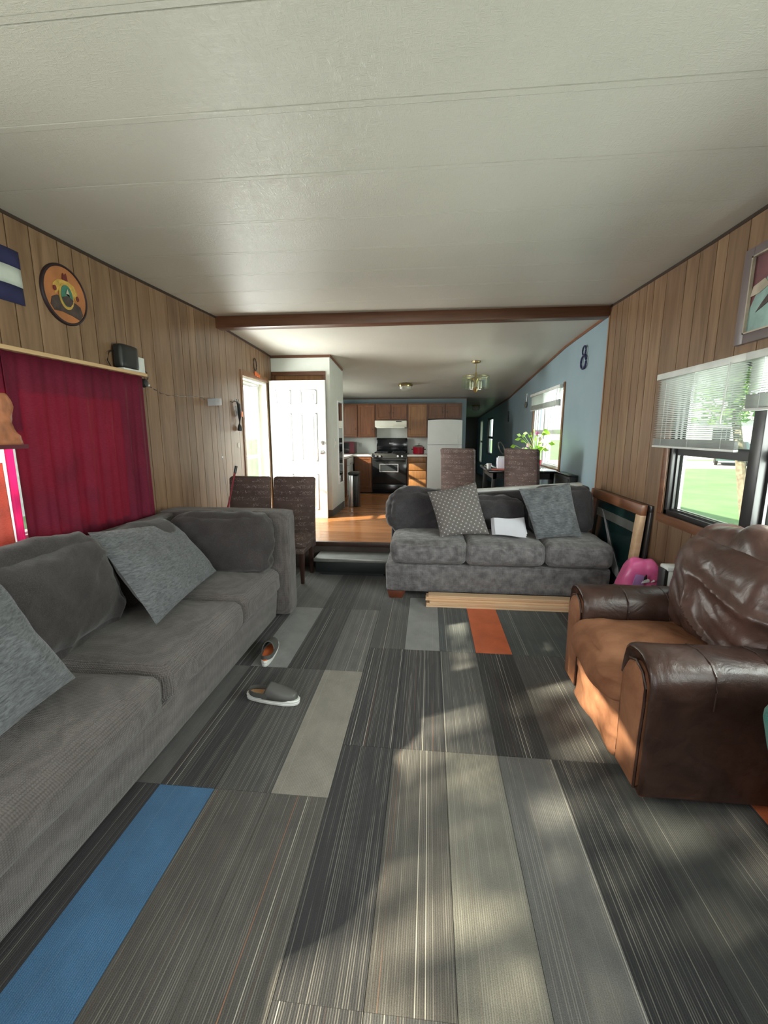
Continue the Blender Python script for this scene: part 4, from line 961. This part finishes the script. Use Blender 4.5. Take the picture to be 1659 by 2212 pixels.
obj('loop', MB().tube([(XL+.02, 5.82+.05*math.cos(q*PI/6), 2.385+.08*math.sin(q*PI/6)) for q in range(12)], .007, 6, True), 'dark_wood', hn, smooth=True)
for k in range(3): obj('bead', MB().box(XL+.016, XL+.035, 5.79+k*.06, 5.825+k*.06, 2.245-k*.006, 2.30-k*.012), 'orange', hn, bevel=.006)
br = thing('broom', 'dark red broom handle leaning in front of the leftmost script chair', 'broom', (-2.2, 4.5, 0))
obj('handle', MB().tube([(-2.19, 4.32, .24), (-2.115, 4.44, .73), (-2.045, 4.50, 1.09)], .0115, 8), 'red_plastic', br, smooth=True); obj('grip', MB().tube([(-2.045, 4.50, 1.09), (-2.03, 4.513, 1.165)], .0145, 8), 'black', br, smooth=True)
obj('head', MB().box(-2.24, -2.16, 4.22, 4.42, .0, .25), 'red_plastic', br, bevel=.02)

# ================================================================== RIGHT WALL THINGS
pf = thing('framed_picture', 'grey mauve framed picture of teal and white shapes over right window', 'picture', (XR, 2.45, 2.0))
M['pic_frame'] = plain('mauve_frame', (.16, .125, .13), .4, var=.15, scale=3); M['pic_teal'] = plain('picture_teal', (.24, .36, .34), .4, var=.25, scale=10); M['pic_maroon'] = plain('picture_maroon', (.14, .05, .06), .4, var=.3); M['pic_pale'] = plain('picture_cream', (.40, .34, .27), .4, var=.3, scale=8)
obj('frame', MB().box(XR-.03, XR, 2.765, 2.84, 2.0, 2.50).box(XR-.03, XR, 2.0, 2.765, 2.0, 2.055).box(XR-.03, XR, 2.0, 2.765, 2.445, 2.50).box(XR-.03, XR, 2.0, 2.06, 2.055, 2.445), 'pic_frame', pf, bevel=.006)
obj('inner_edge', MB().box(XR-.036, XR-.02, 2.758, 2.768, 2.05, 2.45).box(XR-.036, XR-.02, 2.06, 2.768, 2.05, 2.058).box(XR-.036, XR-.02, 2.06, 2.768, 2.442, 2.45), 'pic_pale', pf)
obj('picture', MB().box(XR-.018, XR-.014, 2.06, 2.765, 2.055, 2.445), 'pic_maroon', pf)
def pl2(pts, x, mat, name):
    n = len(pts); obj(name, MB().add([(x, a, b_) for a, b_ in pts]+[(x-.003, a, b_) for a, b_ in pts], [tuple(range(n)), tuple(range(2*n-1, n-1, -1))]+[(i, (i+1) % n, (i+1) % n+n, i+n) for i in range(n)]), mat, pf)
pl2([(2.76, 2.06), (2.755, 2.18), (2.72, 2.24), (2.66, 2.30), (2.60, 2.38), (2.5, 2.40), (2.3, 2.2), (2.25, 2.06)], XR-.0185, 'pic_teal', 'painted_figure')
pl2([(2.76, 2.24), (2.74, 2.29), (2.66, 2.31), (2.62, 2.27), (2.69, 2.245)], XR-.0225, 'pic_pale', 'painted_patch'); pl2([(2.70, 2.15), (2.66, 2.19), (2.6, 2.24), (2.62, 2.18)], XR-.0225, 'pl_dark', 'painted_sash')
# leaning frames
def lean_frame(name, label, y0, y1, xb, xt, zt, th, wd, mat, inner, group=None, deep=None):
    t = thing(name, label, 'frame', (xb, (y0+y1)/2, 0), 0, group)
    def P(y_, s, off): return (xb+(xt-xb)*s-off, y_, zt*s)
    def bar(n_, ya, yb_, s0, s1):
        o0 = 0; o1 = th
        mb = MB().hexa([P(ya, s0, o0), P(ya, s0, o1), P(yb_, s0, o1), P(yb_, s0, o0), P(ya, s1, o0), P(ya, s1, o1), P(yb_, s1, o1), P(yb_, s1, o0)])
        obj(n_, mb, 'pine' if (n_ == 'stile' and ya == y0 and mat == 'trimy') else mat, t, bevel=.004)
    f = wd/zt
    bar('top_rail', y0, y1, 1-f, 1); bar('bottom_rail', y0, y1, 0, f); bar('stile', y0, y0+wd, f, 1-f); bar('stile', y1-wd, y1, f, 1-f)
    mb = MB().hexa([P(y0+wd, f, .002), P(y0+wd, f, .008), P(y1-wd, f, .008), P(y1-wd, f, .002), P(y0+wd, 1-f, .002), P(y0+wd, 1-f, .008), P(y1-wd, 1-f, .008), P(y1-wd, 1-f, .002)])
    obj('backing', mb, inner, t)
    return t, P
t_, P_ = lean_frame('picture_frame', 'large black and silver frame leaning on the right wall behind the wooden one', 3.555, 4.60, 1.705, 1.745, .955, .02, .05, 'black_metal', 'black')
t_, P_ = lean_frame('picture_frame', 'large orange wood picture frame leaning between right sofa and window wall', 3.60, 4.70, 1.655, 1.72, .955, .045, .085, 'trimy', 'dark_print')
obj('pale_mat', MB().hexa([P_(3.72, .74, .010), P_(3.72, .74, .014), P_(4.55, .74, .014), P_(4.55, .74, .010), P_(3.72, .82, .010), P_(3.72, .82, .014), P_(4.55, .82, .014), P_(4.55, .82, .010)]), 'silver', t_)
bt = MB(); rings = []
for f, w_ in ((0, .03), (.3, .04), (.5, .045), (.6, .075), (.8, .095), (1, .085)):
    y_ = 4.40-.50*f; s = .80-.52*f
    rings.append([P_(y_-w_, s-.02, .010), P_(y_+w_, s+.02, .010), P_(y_+w_, s+.02, .016), P_(y_-w_, s-.02, .016)])
obj('painted_bottle', bt.loft(rings), M['pl_green'] if False else 'grey_plastic', t_)
obj('sticker', MB().hexa([P_(3.60, .30, .046), P_(3.60, .30, .048), P_(3.67, .30, .048), P_(3.67, .30, .046), P_(3.60, .50, .046), P_(3.60, .50, .048), P_(3.66, .46, .048), P_(3.66, .46, .046)]), 'paper', t_)
pb = thing('plastic_bag', 'crumpled bright pink bag with violet print behind the armchair arm', 'bag', (1.58, 3.35, 0))
def bagw(p):
    f = max(0, (p.z+.27)/.54); return Vector((p.x*(1-.32*f**2.5)+.01*f, p.y*(1-.4*f), p.z+.02*nz(p, 9, 3)))
obj('body', soft((1.585, 3.36, .29), (.31, .22, .57), .05, .02, 22, .012, 71, ws=6, warp=bagw), 'pink', pb, smooth=True)
for (x0, x1, z0, z1, mt) in ((1.50, 1.58, .40, .50, 'violet'), (1.56, 1.62, .43, .47, 'white'), (1.575, 1.60, .455, .50, 'black'), (1.63, 1.66, .44, .46, 'white')):
    obj('print', MB().hexa([(x0, 3.262, z0), (x1, 3.262, z0+.01), (x1, 3.26, z1-.01), (x0+.02, 3.26, z1), (x0, 3.25, z0), (x1, 3.25, z0+.01), (x1, 3.255, z1-.01), (x0+.02, 3.255, z1)]), mt, pb, bevel=.002)
ap = thing('small_appliance', 'small grey white appliance with black side on floor behind the armchair', 'appliance', (1.64, 3.02, 0))
obj('body', MB().box(1.595, 1.74, 2.98, 3.07, .0, .61), 'white_plastic', ap, bevel=.012); obj('side_panel', MB().box(1.573, 1.596, 2.98, 3.07, .0, .62), 'black', ap, bevel=.006); obj('lid', MB().box(1.585, 1.74, 2.975, 3.075, .61, .64), 'white', ap, bevel=.008); obj('grille', MB().box(1.62, 1.72, 2.972, 2.982, .48, .58), 'grey_plastic', ap)

# ================================================================== KITCHEN
def knob(p, parent, axis='y', r=.012): 
    obj('knob', MB().lathe(p, [(r*.5, 0), (r*.5, -.012), (r, -.016), (r, -.024), (r*.5, -.028)], 10, axis), 'dark_wood', parent, smooth=True)
def cab_door(x0, x1, y, z0, z1, parent, kx=None, mat='cabinet', name='door', kz=None):
    mb = MB().box(x0, x1, y-.018, y, z0, z1)
    fr = MB(); q = .045
    for (a, b_, c, d) in ((x0, x1, z0, z0+q), (x0, x1, z1-q, z1), (x0, x0+q, z0+q, z1-q), (x1-q, x1, z0+q, z1-q)): fr.box(a, b_, y-.026, y-.018, c, d)
    d_ = obj(name, MB().box(x0, x1, y-.018, y, z0, z1), mat, parent, bevel=.002, seg=1)
    obj('frame', fr, mat, d_, bevel=.002, seg=1)
    if kx is not None: obj('knob', MB().lathe((kx, y-.026, kz if kz else (z0+z1)/2), [(.008, 0), (.008, -.01), (.014, -.016), (.012, -.026)], 10, 'y'), 'dark_wood', d_, smooth=True)
def upper(label, x0, x1, z0, doors, z1=2.135, mat='cabinet'):
    t = thing('wall_cabinet', label, 'cabinet', ((x0+x1)/2, 10.1, z0), 0, 'wooden wall cabinets over the counter')
    obj('body', MB().box(x0, x1, 9.92, 10.25, z0, z1), 'cabinet', t)
    n = len(doors)
    for (a, b_, kx) in doors: cab_door(a, b_, 9.92, z0+.02, z1-.03, t, kx, mat, kz=z0+.18 if z0 < 1.5 else (z0+z1)/2-.02)
upper('tall brown wall cabinet left of the range hood over the microwave', -1.97, -1.192, 1.40, [(-1.93, -1.60, -1.64), (-1.56, -1.21, -1.25)])
upper('short two door brown wall cabinet directly above the range hood', -1.188, -.486, 1.775, [(-1.17, -.85, -.88), (-.83, -.50, -.80)])
upper('tall single door brown wall cabinet between the hood and fridge', -.482, -.032, 1.40, [(-.455, -.06, -.42)], mat='cabinet_light')
upper('short brown wall cabinet above the white fridge', -.028, .70, 1.80, [(0.0, .325, .29), (.35, .68, .38)])
hd = thing('range_hood', 'cream range hood above the black stove', 'hood', (-.83, 10, 1.61))
obj('shell', MB().hexa([(-1.185, 9.78, 1.62), (-.49, 9.78, 1.62), (-.49, 10.25, 1.62), (-1.185, 10.25, 1.62), (-1.185, 9.76, 1.765), (-.49, 9.76, 1.765), (-.49, 10.25, 1.772), (-1.185, 10.25, 1.772)]), 'cream', hd, bevel=.01)
obj('switch_strip', MB().box(-.72, -.60, 9.755, 9.765, 1.735, 1.752), 'black', hd); obj('lip', MB().box(-1.15, -.53, 9.765, 9.785, 1.60, 1.645), 'cream', hd, bevel=.004)
struct('backsplash', MB().box(-1.97, -.03, 10.235, 10.249, 1.03, 1.60), 'white_wall')
z0 = zk(9.6)
sv_ = thing('gas_stove', 'black gas stove with glass oven window in the kitchen', 'stove', (-.84, 9.85, z0))
obj('body', MB().box(-1.225, -.47, 9.60, 10.22, z0, 1.06), 'black_gloss', sv_, bevel=.006)
obj('oven_door', MB().box(-1.215, -.48, 9.565, 9.60, z0+.20, .955), 'black_gloss', sv_, bevel=.008); obj('oven_window', MB().box(-1.03, -.68, 9.558, 9.566, .68, .82), 'glass_dark', sv_)
obj('window_trim', MB().box(-1.06, -.65, 9.553, 9.563, .66, .677).box(-1.06, -.65, 9.553, 9.563, .823, .84).box(-1.06, -1.043, 9.553, 9.563, .677, .823).box(-.667, -.65, 9.553, 9.563, .677, .823), 'steel', sv_)
obj('oven_handle', MB().tube([(-1.2, 9.53, .935), (-.5, 9.53, .935)], .012, 8), 'black', sv_, smooth=True); obj('drawer', MB().box(-1.215, -.48, 9.57, 9.60, z0+.03, z0+.19), 'black_gloss', sv_, bevel=.006)
obj('control_panel', MB().hexa([(-1.225, 9.56, .96), (-.47, 9.56, .96), (-.47, 9.62, .96), (-1.225, 9.62, .96), (-1.225, 9.59, 1.06), (-.47, 9.59, 1.06), (-.47, 9.64, 1.06), (-1.225, 9.64, 1.06)]), 'black', sv_, bevel=.004)
for xx in (-1.14, -1.05, -.66, -.57): obj('knob', MB().lathe((xx, 9.573, 1.005), [(.026, 0), (.024, -.018), (.02, -.025)], 12, 'y'), 'steel', sv_, smooth=True)
obj('backguard', MB().box(-1.19, -.485, 10.12, 10.20, 1.06, 1.385), 'black_gloss', sv_, bevel=.02)
obj('clock', MB().box(-.90, -.80, 10.113, 10.121, 1.25, 1.28), 'grey_plastic', sv_)
for xx in (-1.04, -.66):
    for yy in (9.75, 9.98):
        obj('grate', MB().box(xx-.14, xx+.14, yy-.006, yy+.006, 1.075, 1.088).box(xx-.006, xx+.006, yy-.10, yy+.10, 1.075, 1.088).box(xx-.14, xx-.128, yy-.1, yy+.1, 1.06, 1.088).box(xx+.128, xx+.14, yy-.1, yy+.1, 1.06, 1.088), 'black', sv_)
bc = thing('base_cabinet', 'brown single door base cabinet left of the stove', 'cabinet', (-1.4, 9.9, z0))
obj('body', MB().box(-1.62, -1.232, 9.62, 10.2, z0, .995), 'cabinet', bc); cab_door(-1.575, -1.245, 9.62, z0+.1, .975, bc, -1.28, kz=.85)
bd_ = thing('drawer_cabinet', 'four drawer orange brown base cabinet between stove and fridge', 'cabinet', (-.25, 9.9, z0))
obj('body', MB().box(-.462, -.04, 9.62, 10.2, z0, .995), 'cabinet', bd_)
for (a, b_) in ((.875, .985), (.70, .865), (.515, .69), (.30, .505)): obj('drawer', MB().box(-.45, -.055, 9.596, 9.62, a, b_), 'cabinet_light', bd_, bevel=.006)
tag(obj('countertop', MB().box(-.466, -.036, 9.585, 10.235, .996, 1.035), 'counter', bevel=.004), 'pale countertop piece between the stove and the fridge', 'countertop')
tag(obj('countertop', MB().box(-2.3, -1.64, 7.5, 9.585, .996, 1.035).box(-2.3, -1.229, 9.585, 10.235, .996, 1.035), 'counter'), 'pale L shaped countertop left of the stove', 'countertop')
sk = thing('base_cabinet', 'brown base cabinet run along the left kitchen wall under sink', 'cabinet', (-2.0, 8.5, .2))
obj('body', MB().box(-2.29, -1.68, 7.55, 8.95, zk(8)-.01, .995), 'cabinet', sk); obj('body', MB().box(-2.29, -1.68, 9.62, 10.2, z0, .995), 'cabinet', sk); obj('end_panel', MB().box(-1.69, -1.665, 7.55, 8.95, zk(8), .99), 'cabinet', sk)
dw = thing('dishwasher', 'white dishwasher facing right at the end of left kitchen counter', 'dishwasher', (-1.95, 9.3, zk(9.3)))
obj('body', MB().box(-2.25, -1.67, 8.98, 9.60, zk(9.3), .99), 'grey_plastic', dw); obj('door', MB().box(-1.675, -1.65, 9.0, 9.60, zk(9.3)+.11, .83), 'white_gloss', dw, bevel=.005); obj('control_panel', MB().box(-1.675, -1.635, 9.0, 9.60, .84, .985), 'white_gloss', dw, bevel=.005); obj('handle', MB().box(-1.635, -1.62, 9.15, 9.45, .86, .885), 'grey_plastic', dw, bevel=.003)
mw = thing('microwave', 'dark maroon microwave on the counter at left of kitchen', 'microwave', (-1.85, 9.95, 1.036)); obj('casing', MB().box(-2.10, -1.66, 9.85, 10.2, 1.037, 1.30), 'maroon', mw, bevel=.012); obj('door', MB().box(-2.09, -1.77, 9.84, 9.851, 1.055, 1.285), 'black_gloss', mw, bevel=.004); obj('keypad', MB().box(-1.755, -1.675, 9.842, 9.851, 1.06, 1.28), 'maroon', mw)
po = thing('cooking_pot', 'shiny red lidded cooking pot on the counter beside stove', 'pot', (-.225, 9.92, 1.036))
obj('body', MB().lathe((-.225, 9.92, 1.037), [(.11, 0), (.122, .01), (.124, .15), (.128, .155)], 24), 'red_enamel', po, smooth=True, ang=.8); obj('lid', MB().lathe((-.225, 9.92, 1.192), [(.128, 0), (.12, .012), (.08, .032), (.02, .042), (.015, .055), (.024, .062), (.018, .075)], 24), 'steel', po, smooth=True)
for s in (-1, 1): obj('handle', MB().tube([(-.225+s*.12, 9.89, 1.14), (-.225+s*.155, 9.90, 1.14), (-.225+s*.155, 9.94, 1.14), (-.225+s*.12, 9.95, 1.14)], .009, 8), 'black', po, smooth=True)
ot = thing('wall_outlet', 'small grey outlet on the backsplash left of the stove', 'outlet', (-1.57, 10.23, 1.22)); obj('cover', MB().box(-1.60, -1.54, 10.228, 10.235, 1.18, 1.27), 'offwhite', ot, bevel=.002)
fr_ = thing('refrigerator', 'white two door refrigerator at the right end of kitchen', 'refrigerator', (.33, 9.8, zk(9.8)))
obj('cabinet_body', MB().box(-.025, .68, 9.50, 10.22, zk(9.8), 1.76), 'white_gloss', fr_, bevel=.008)
def curved_door(x0, x1, z0_, z1_, bow):
    rg = []
    for k in range(13):
        u = k/12; x = x0+(x1-x0)*u; rg.append([(x, 9.50, z0_), (x, 9.45-.02*(1-(2*u-1)**2), z0_), (x, 9.45-.02*(1-(2*u-1)**2), z1_+bow*(1-(2*u-1)**2)), (x, 9.50, z1_+bow*(1-(2*u-1)**2))])
    return MB().loft(rg)
obj('door', curved_door(-.03, .685, .27, 1.25, 0), 'white_gloss', fr_, smooth=True, ang=.5); obj('freezer_door', curved_door(-.03, .685, 1.262, 1.758, .018), 'white_gloss', fr_, smooth=True, ang=.5)
obj('handle', MB().box(.60, .62, 9.42, 9.445, 1.0, 1.22), 'white_gloss', fr_, bevel=.004); obj('handle', MB().box(.60, .62, 9.42, 9.445, 1.29, 1.45), 'white_gloss', fr_, bevel=.004)
tr_ = thing('trash_can', 'narrow steel trash can with dark lid past the closet wall', 'trash can', (-1.25, 7.5, zk(7.5)))
zt = zk(7.5); obj('bin', MB().box(-1.36, -1.275, 7.40, 7.66, zt, .80), 'steel', tr_, bevel=.02, seg=3); obj('side', MB().box(-1.275, -1.19, 7.41, 7.65, zt, .79), 'black', tr_, bevel=.02, seg=3); obj('lid', MB().box(-1.365, -1.185, 7.39, 7.67, .80, .845), 'black', tr_, bevel=.02, seg=3)
mi = thing('wall_mirror', 'tall narrow white framed mirror on the closet side wall', 'mirror', (-1.43, 7.12, .68))
obj('frame', MB().box(-1.43, -1.412, 6.92, 6.945, .69, 2.0).box(-1.43, -1.412, 7.295, 7.32, .69, 2.0).box(-1.43, -1.412, 6.945, 7.295, .69, .715).box(-1.43, -1.412, 6.945, 7.295, 1.975, 2.0), 'white', mi, bevel=.003); obj('glass', MB().box(-1.428, -1.42, 6.945, 7.295, .715, 1.975), 'mirror', mi)
# lights
cd_ = thing('chandelier', 'brass chandelier with clear glass panels over the dining table', 'light fixture', (.68, 6.95, 2.1))
zc0 = zkc(6.95)
obj('canopy', MB().lathe((.68, 6.95, zc0-.035), [(.015, 0), (.06, .012), (.066, .034)], 20), 'brass', cd_, smooth=True); obj('stem', MB().tube([(.68, 6.95, zc0-.03), (.68, 6.95, 2.30)], .007, 8), 'brass', cd_, smooth=True)
obj('body', MB().lathe((.68, 6.95, 2.12), [(.01, -.02), (.03, 0), (.045, .03), (.02, .08), (.025, .14), (.05, .18), (.02, .22), (.015, .27)], 16), 'brass', cd_, smooth=True)
obj('ring', MB().tube([(.68+.19*math.cos(q*PI/12), 6.95+.19*math.sin(q*PI/12), 2.335) for q in range(24)], .006, 6, True), 'brass', cd_, smooth=True)
for q in range(12):
    a = q*PI/6; c_, s_ = math.cos(a), math.sin(a); r0 = .195
    px, py = .68+r0*c_, 6.95+r0*s_; tx, ty = -s_*.042, c_*.042; nx, ny = c_*.004, s_*.004
    obj('glass_panel', MB().hexa([(px-tx, py-ty, 2.165), (px+tx, py+ty, 2.165), (px+tx+nx, py+ty+ny, 2.165), (px-tx+nx, py-ty+ny, 2.165), (px-tx, py-ty, 2.335), (px+tx, py+ty, 2.335), (px+tx+nx, py+ty+ny, 2.335), (px-tx+nx, py-ty+ny, 2.335)]), 'shade_glass', cd_)
for q in range(4):
    a = q*PI/2+.4; x, y_ = .68+.09*math.cos(a), 6.95+.09*math.sin(a); obj('candle', MB().tube([(.68, 6.95, 2.15), (x, y_, 2.15), (x, y_, 2.17)], .006, 6).lathe((x, y_, 2.17), [(.012, 0), (.012, .05), (.016, .075), (.006, .10)], 10), 'cream', cd_)
dl = thing('dome_light', 'round frosted ceiling dome light in front of the kitchen', 'light fixture', (-.46, 8.6, 2.3))
zz = zkc(8.6); obj('base', MB().lathe((-.46, 8.6, zz-.05), [(.13, 0), (.135, .02), (.12, .052)], 24), 'brass', dl, smooth=True); obj('globe', MB().lathe((-.46, 8.6, zz-.13), [(.02, 0), (.07, .008), (.11, .035), (.125, .085)], 24), 'globe', dl, smooth=True)
hl = thing('hall_light', 'small glass ceiling light in the dark hallway', 'light fixture', (1.2, 12, 2.1)); zz = zkc(12)
obj('base', MB().lathe((1.2, 12, zz-.03), [(.10, 0), (.11, .032)], 20), 'brass', hl, smooth=True); obj('globe', MB().lathe((1.2, 12, zz-.14), [(.02, 0), (.08, .02), (.11, .07), (.09, .11)], 20), 'globe', hl, smooth=True)
# blue wall hangings
e8 = thing('figure_eight_ornament', 'navy figure eight shaped rope ornament high on the blue wall', 'ornament', (XR-.02, 5.44, 2.23))
def ringpts(cy_, cz_, ry, rz_, n=20): return [(XR-.02, cy_+ry*math.cos(2*PI*i/n), cz_+rz_*math.sin(2*PI*i/n)) for i in range(n)]
obj('upper_loop', MB().tube(ringpts(5.435, 2.425, .055, .05), .009, 8, True), 'navy', e8, smooth=True); obj('lower_loop', MB().tube(ringpts(5.435, 2.30, .085, .072), .011, 8, True), 'navy', e8, smooth=True); obj('knot', MB().box(XR-.03, XR, 5.42, 5.45, 2.365, 2.385), 'navy', e8)
ld = thing('hanging_ladle', 'small grey ladle hanging on the blue wall past dining window', 'ladle', (XR-.02, 8.4, 1.96)); obj('handle', MB().tube([(XR-.008, 8.40, 2.20), (XR-.012, 8.41, 2.05)], .006, 6), 'steel', ld); obj('bowl', MB().lathe((XR-.03, 8.41, 2.0), [(.05, 0), (.06, .01), (.03, .02)], 16, 'x'), 'steel', ld, smooth=True)
kn = thing('hanging_utensil', 'small dark utensil hanging on blue wall near the hallway', 'utensil', (XR-.02, 10.2, 1.8)); obj('handle', MB().tube([(XR-.01, 10.2, 1.97), (XR-.012, 10.2, 1.84)], .01, 6), 'black', kn); obj('head', MB().box(XR-.02, XR-.002, 10.15, 10.25, 1.74, 1.84), 'black', kn, bevel=.006)
# dining table
zt = zk(6.3)
tb = thing('dining_table', 'black dining table under the dining window', 'table', (1.2, 6.35, zt))
obj('tabletop', MB().box(.80, 1.70, 5.95, 7.05, .985, 1.015), 'black_gloss', tb, bevel=.004); obj('apron', MB().box(.86, 1.64, 6.0, 6.03, .90, .985).box(.86, .89, 6.0, 7.0, .90, .985).box(1.61, 1.64, 6.0, 7.0, .90, .985), 'black', tb)
for xx in (.85, 1.59):
    for yy in (6.0, 6.94): obj('leg', MB().box(xx, xx+.06, yy, yy+.06, zk(yy), .985), 'black', tb, bevel=.004)
sh = thing('low_cabinet', 'black low cabinet under the dining window at the blue wall', 'cabinet', (1.62, 5.6, zk(5.6)))
obj('body', MB().box(1.645, 1.735, 5.35, 5.90, zk(5.6), 1.0), 'black', sh, bevel=.005); obj('top', MB().box(1.63, 1.74, 5.34, 5.91, 1.0, 1.02), 'black_gloss', sh, bevel=.003); obj('door', MB().box(1.633, 1.645, 5.37, 5.88, .33, .97), 'black', sh, bevel=.003)
bx = thing('napkin_box', 'white box with papers standing on the dining table', 'box', (1.07, 6.3, 1.016)); obj('body', MB().box(.955, 1.20, 6.28, 6.40, 1.016, 1.165), 'paper', bx, bevel=.004); obj('papers', MB().box(.97, 1.19, 6.30, 6.38, 1.165, 1.185), 'white', bx)
tag(obj('coral_placemat', MB().box(.86, 1.24, 6.0, 6.26, 1.0155, 1.021), 'coral_curtain', bevel=.002), 'coral placemat on the near edge of dining table', 'placemat')
cu = thing('small_cup', 'small white cup at the near corner of dining table', 'cup', (.84, 6.32, 1.016)); obj('body', MB().lathe((.845, 6.34, 1.016), [(.028, 0), (.036, .07), (.033, .07), (.026, .006)], 16), 'white_plastic', cu, smooth=True); obj('handle', MB().tube([(.81, 6.34, 1.07), (.79, 6.34, 1.06), (.79, 6.34, 1.04), (.812, 6.34, 1.035)], .004, 6), 'white_plastic', cu)
pt = thing('potted_plant', 'flowering green plant in red pot on dining table before the window', 'plant', (1.50, 6.45, 1.016))
obj('pot', MB().lathe((1.50, 6.45, 1.016), [(.06, 0), (.085, .11), (.09, .115), (.08, .115), (.07, .09)], 20), 'red_plastic', pt, smooth=True, ang=.8)
Rp = random.Random(4); stem = MB()
for k in range(46):
    a = Rp.uniform(0, 6.28); h = Rp.uniform(.10, .42); r_ = Rp.uniform(.05, .24)*(1-.3*abs(h-.25)/.25)
    e = Vector((1.48+r_*math.cos(a)*1.0-.03, 6.45+r_*math.sin(a)*.8, 1.12+h)); stem.tube([(1.50, 6.45, 1.10), (1.5+(e.x-1.5)*.4, 6.45+(e.y-6.45)*.4, 1.12+h*.6), e], .003, 5)
    if k % 5 == 4:
        mb = MB()
        for q in range(5):
            b_ = q*1.2566; d = Vector((math.cos(b_)*.8, -.35, math.sin(b_))).normalized()*.034; t2 = Vector((-math.sin(b_), 0, math.cos(b_)))*.017
            mb.add([e, e+d*.6+t2, e+d, e+d*.6-t2], [(0, 1, 2, 3)])
        obj('flower', mb, 'flower_pink' if k % 2 else 'flower_white', pt)
    else:
        d = Vector((math.cos(a), math.sin(a)*.8, Rp.uniform(-.5, .6))).normalized()*Rp.uniform(.06, .10); s = d.cross(Vector((Rp.uniform(-.3, .3), 1, .2))).normalized()*Rp.uniform(.022, .034)
        obj('leaf', MB().add([e, e+d*.45+s, e+d*.5-Vector((0, 0, .004)), e+d*.45-s, e+d], [(0, 1, 2), (0, 2, 3), (1, 4, 2), (2, 4, 3)]), 'leaf', pt)
obj('stems', stem, 'leaf', pt)
vc = thing('vacuum_cleaner', 'black upright vacuum with looped handle behind dining table', 'vacuum', (1.40, 8.0, zk(8)))
obj('body', MB().box(1.30, 1.50, 7.92, 8.1, zk(8), .55), 'black', vc, bevel=.04, seg=3)
lp = [(1.27+.055*math.cos(q*PI/7)-.02*math.sin(q*PI/7), 8.0, 1.24+.10*math.sin(q*PI/7)-.04*math.cos(q*PI/7)) for q in range(14)]
obj('handle', MB().tube(lp, .014, 8, True).tube([(1.33, 8.0, 1.16), (1.375, 8.0, 1.05), (1.40, 8.0, .5)], .02, 8), 'black', vc, smooth=True)
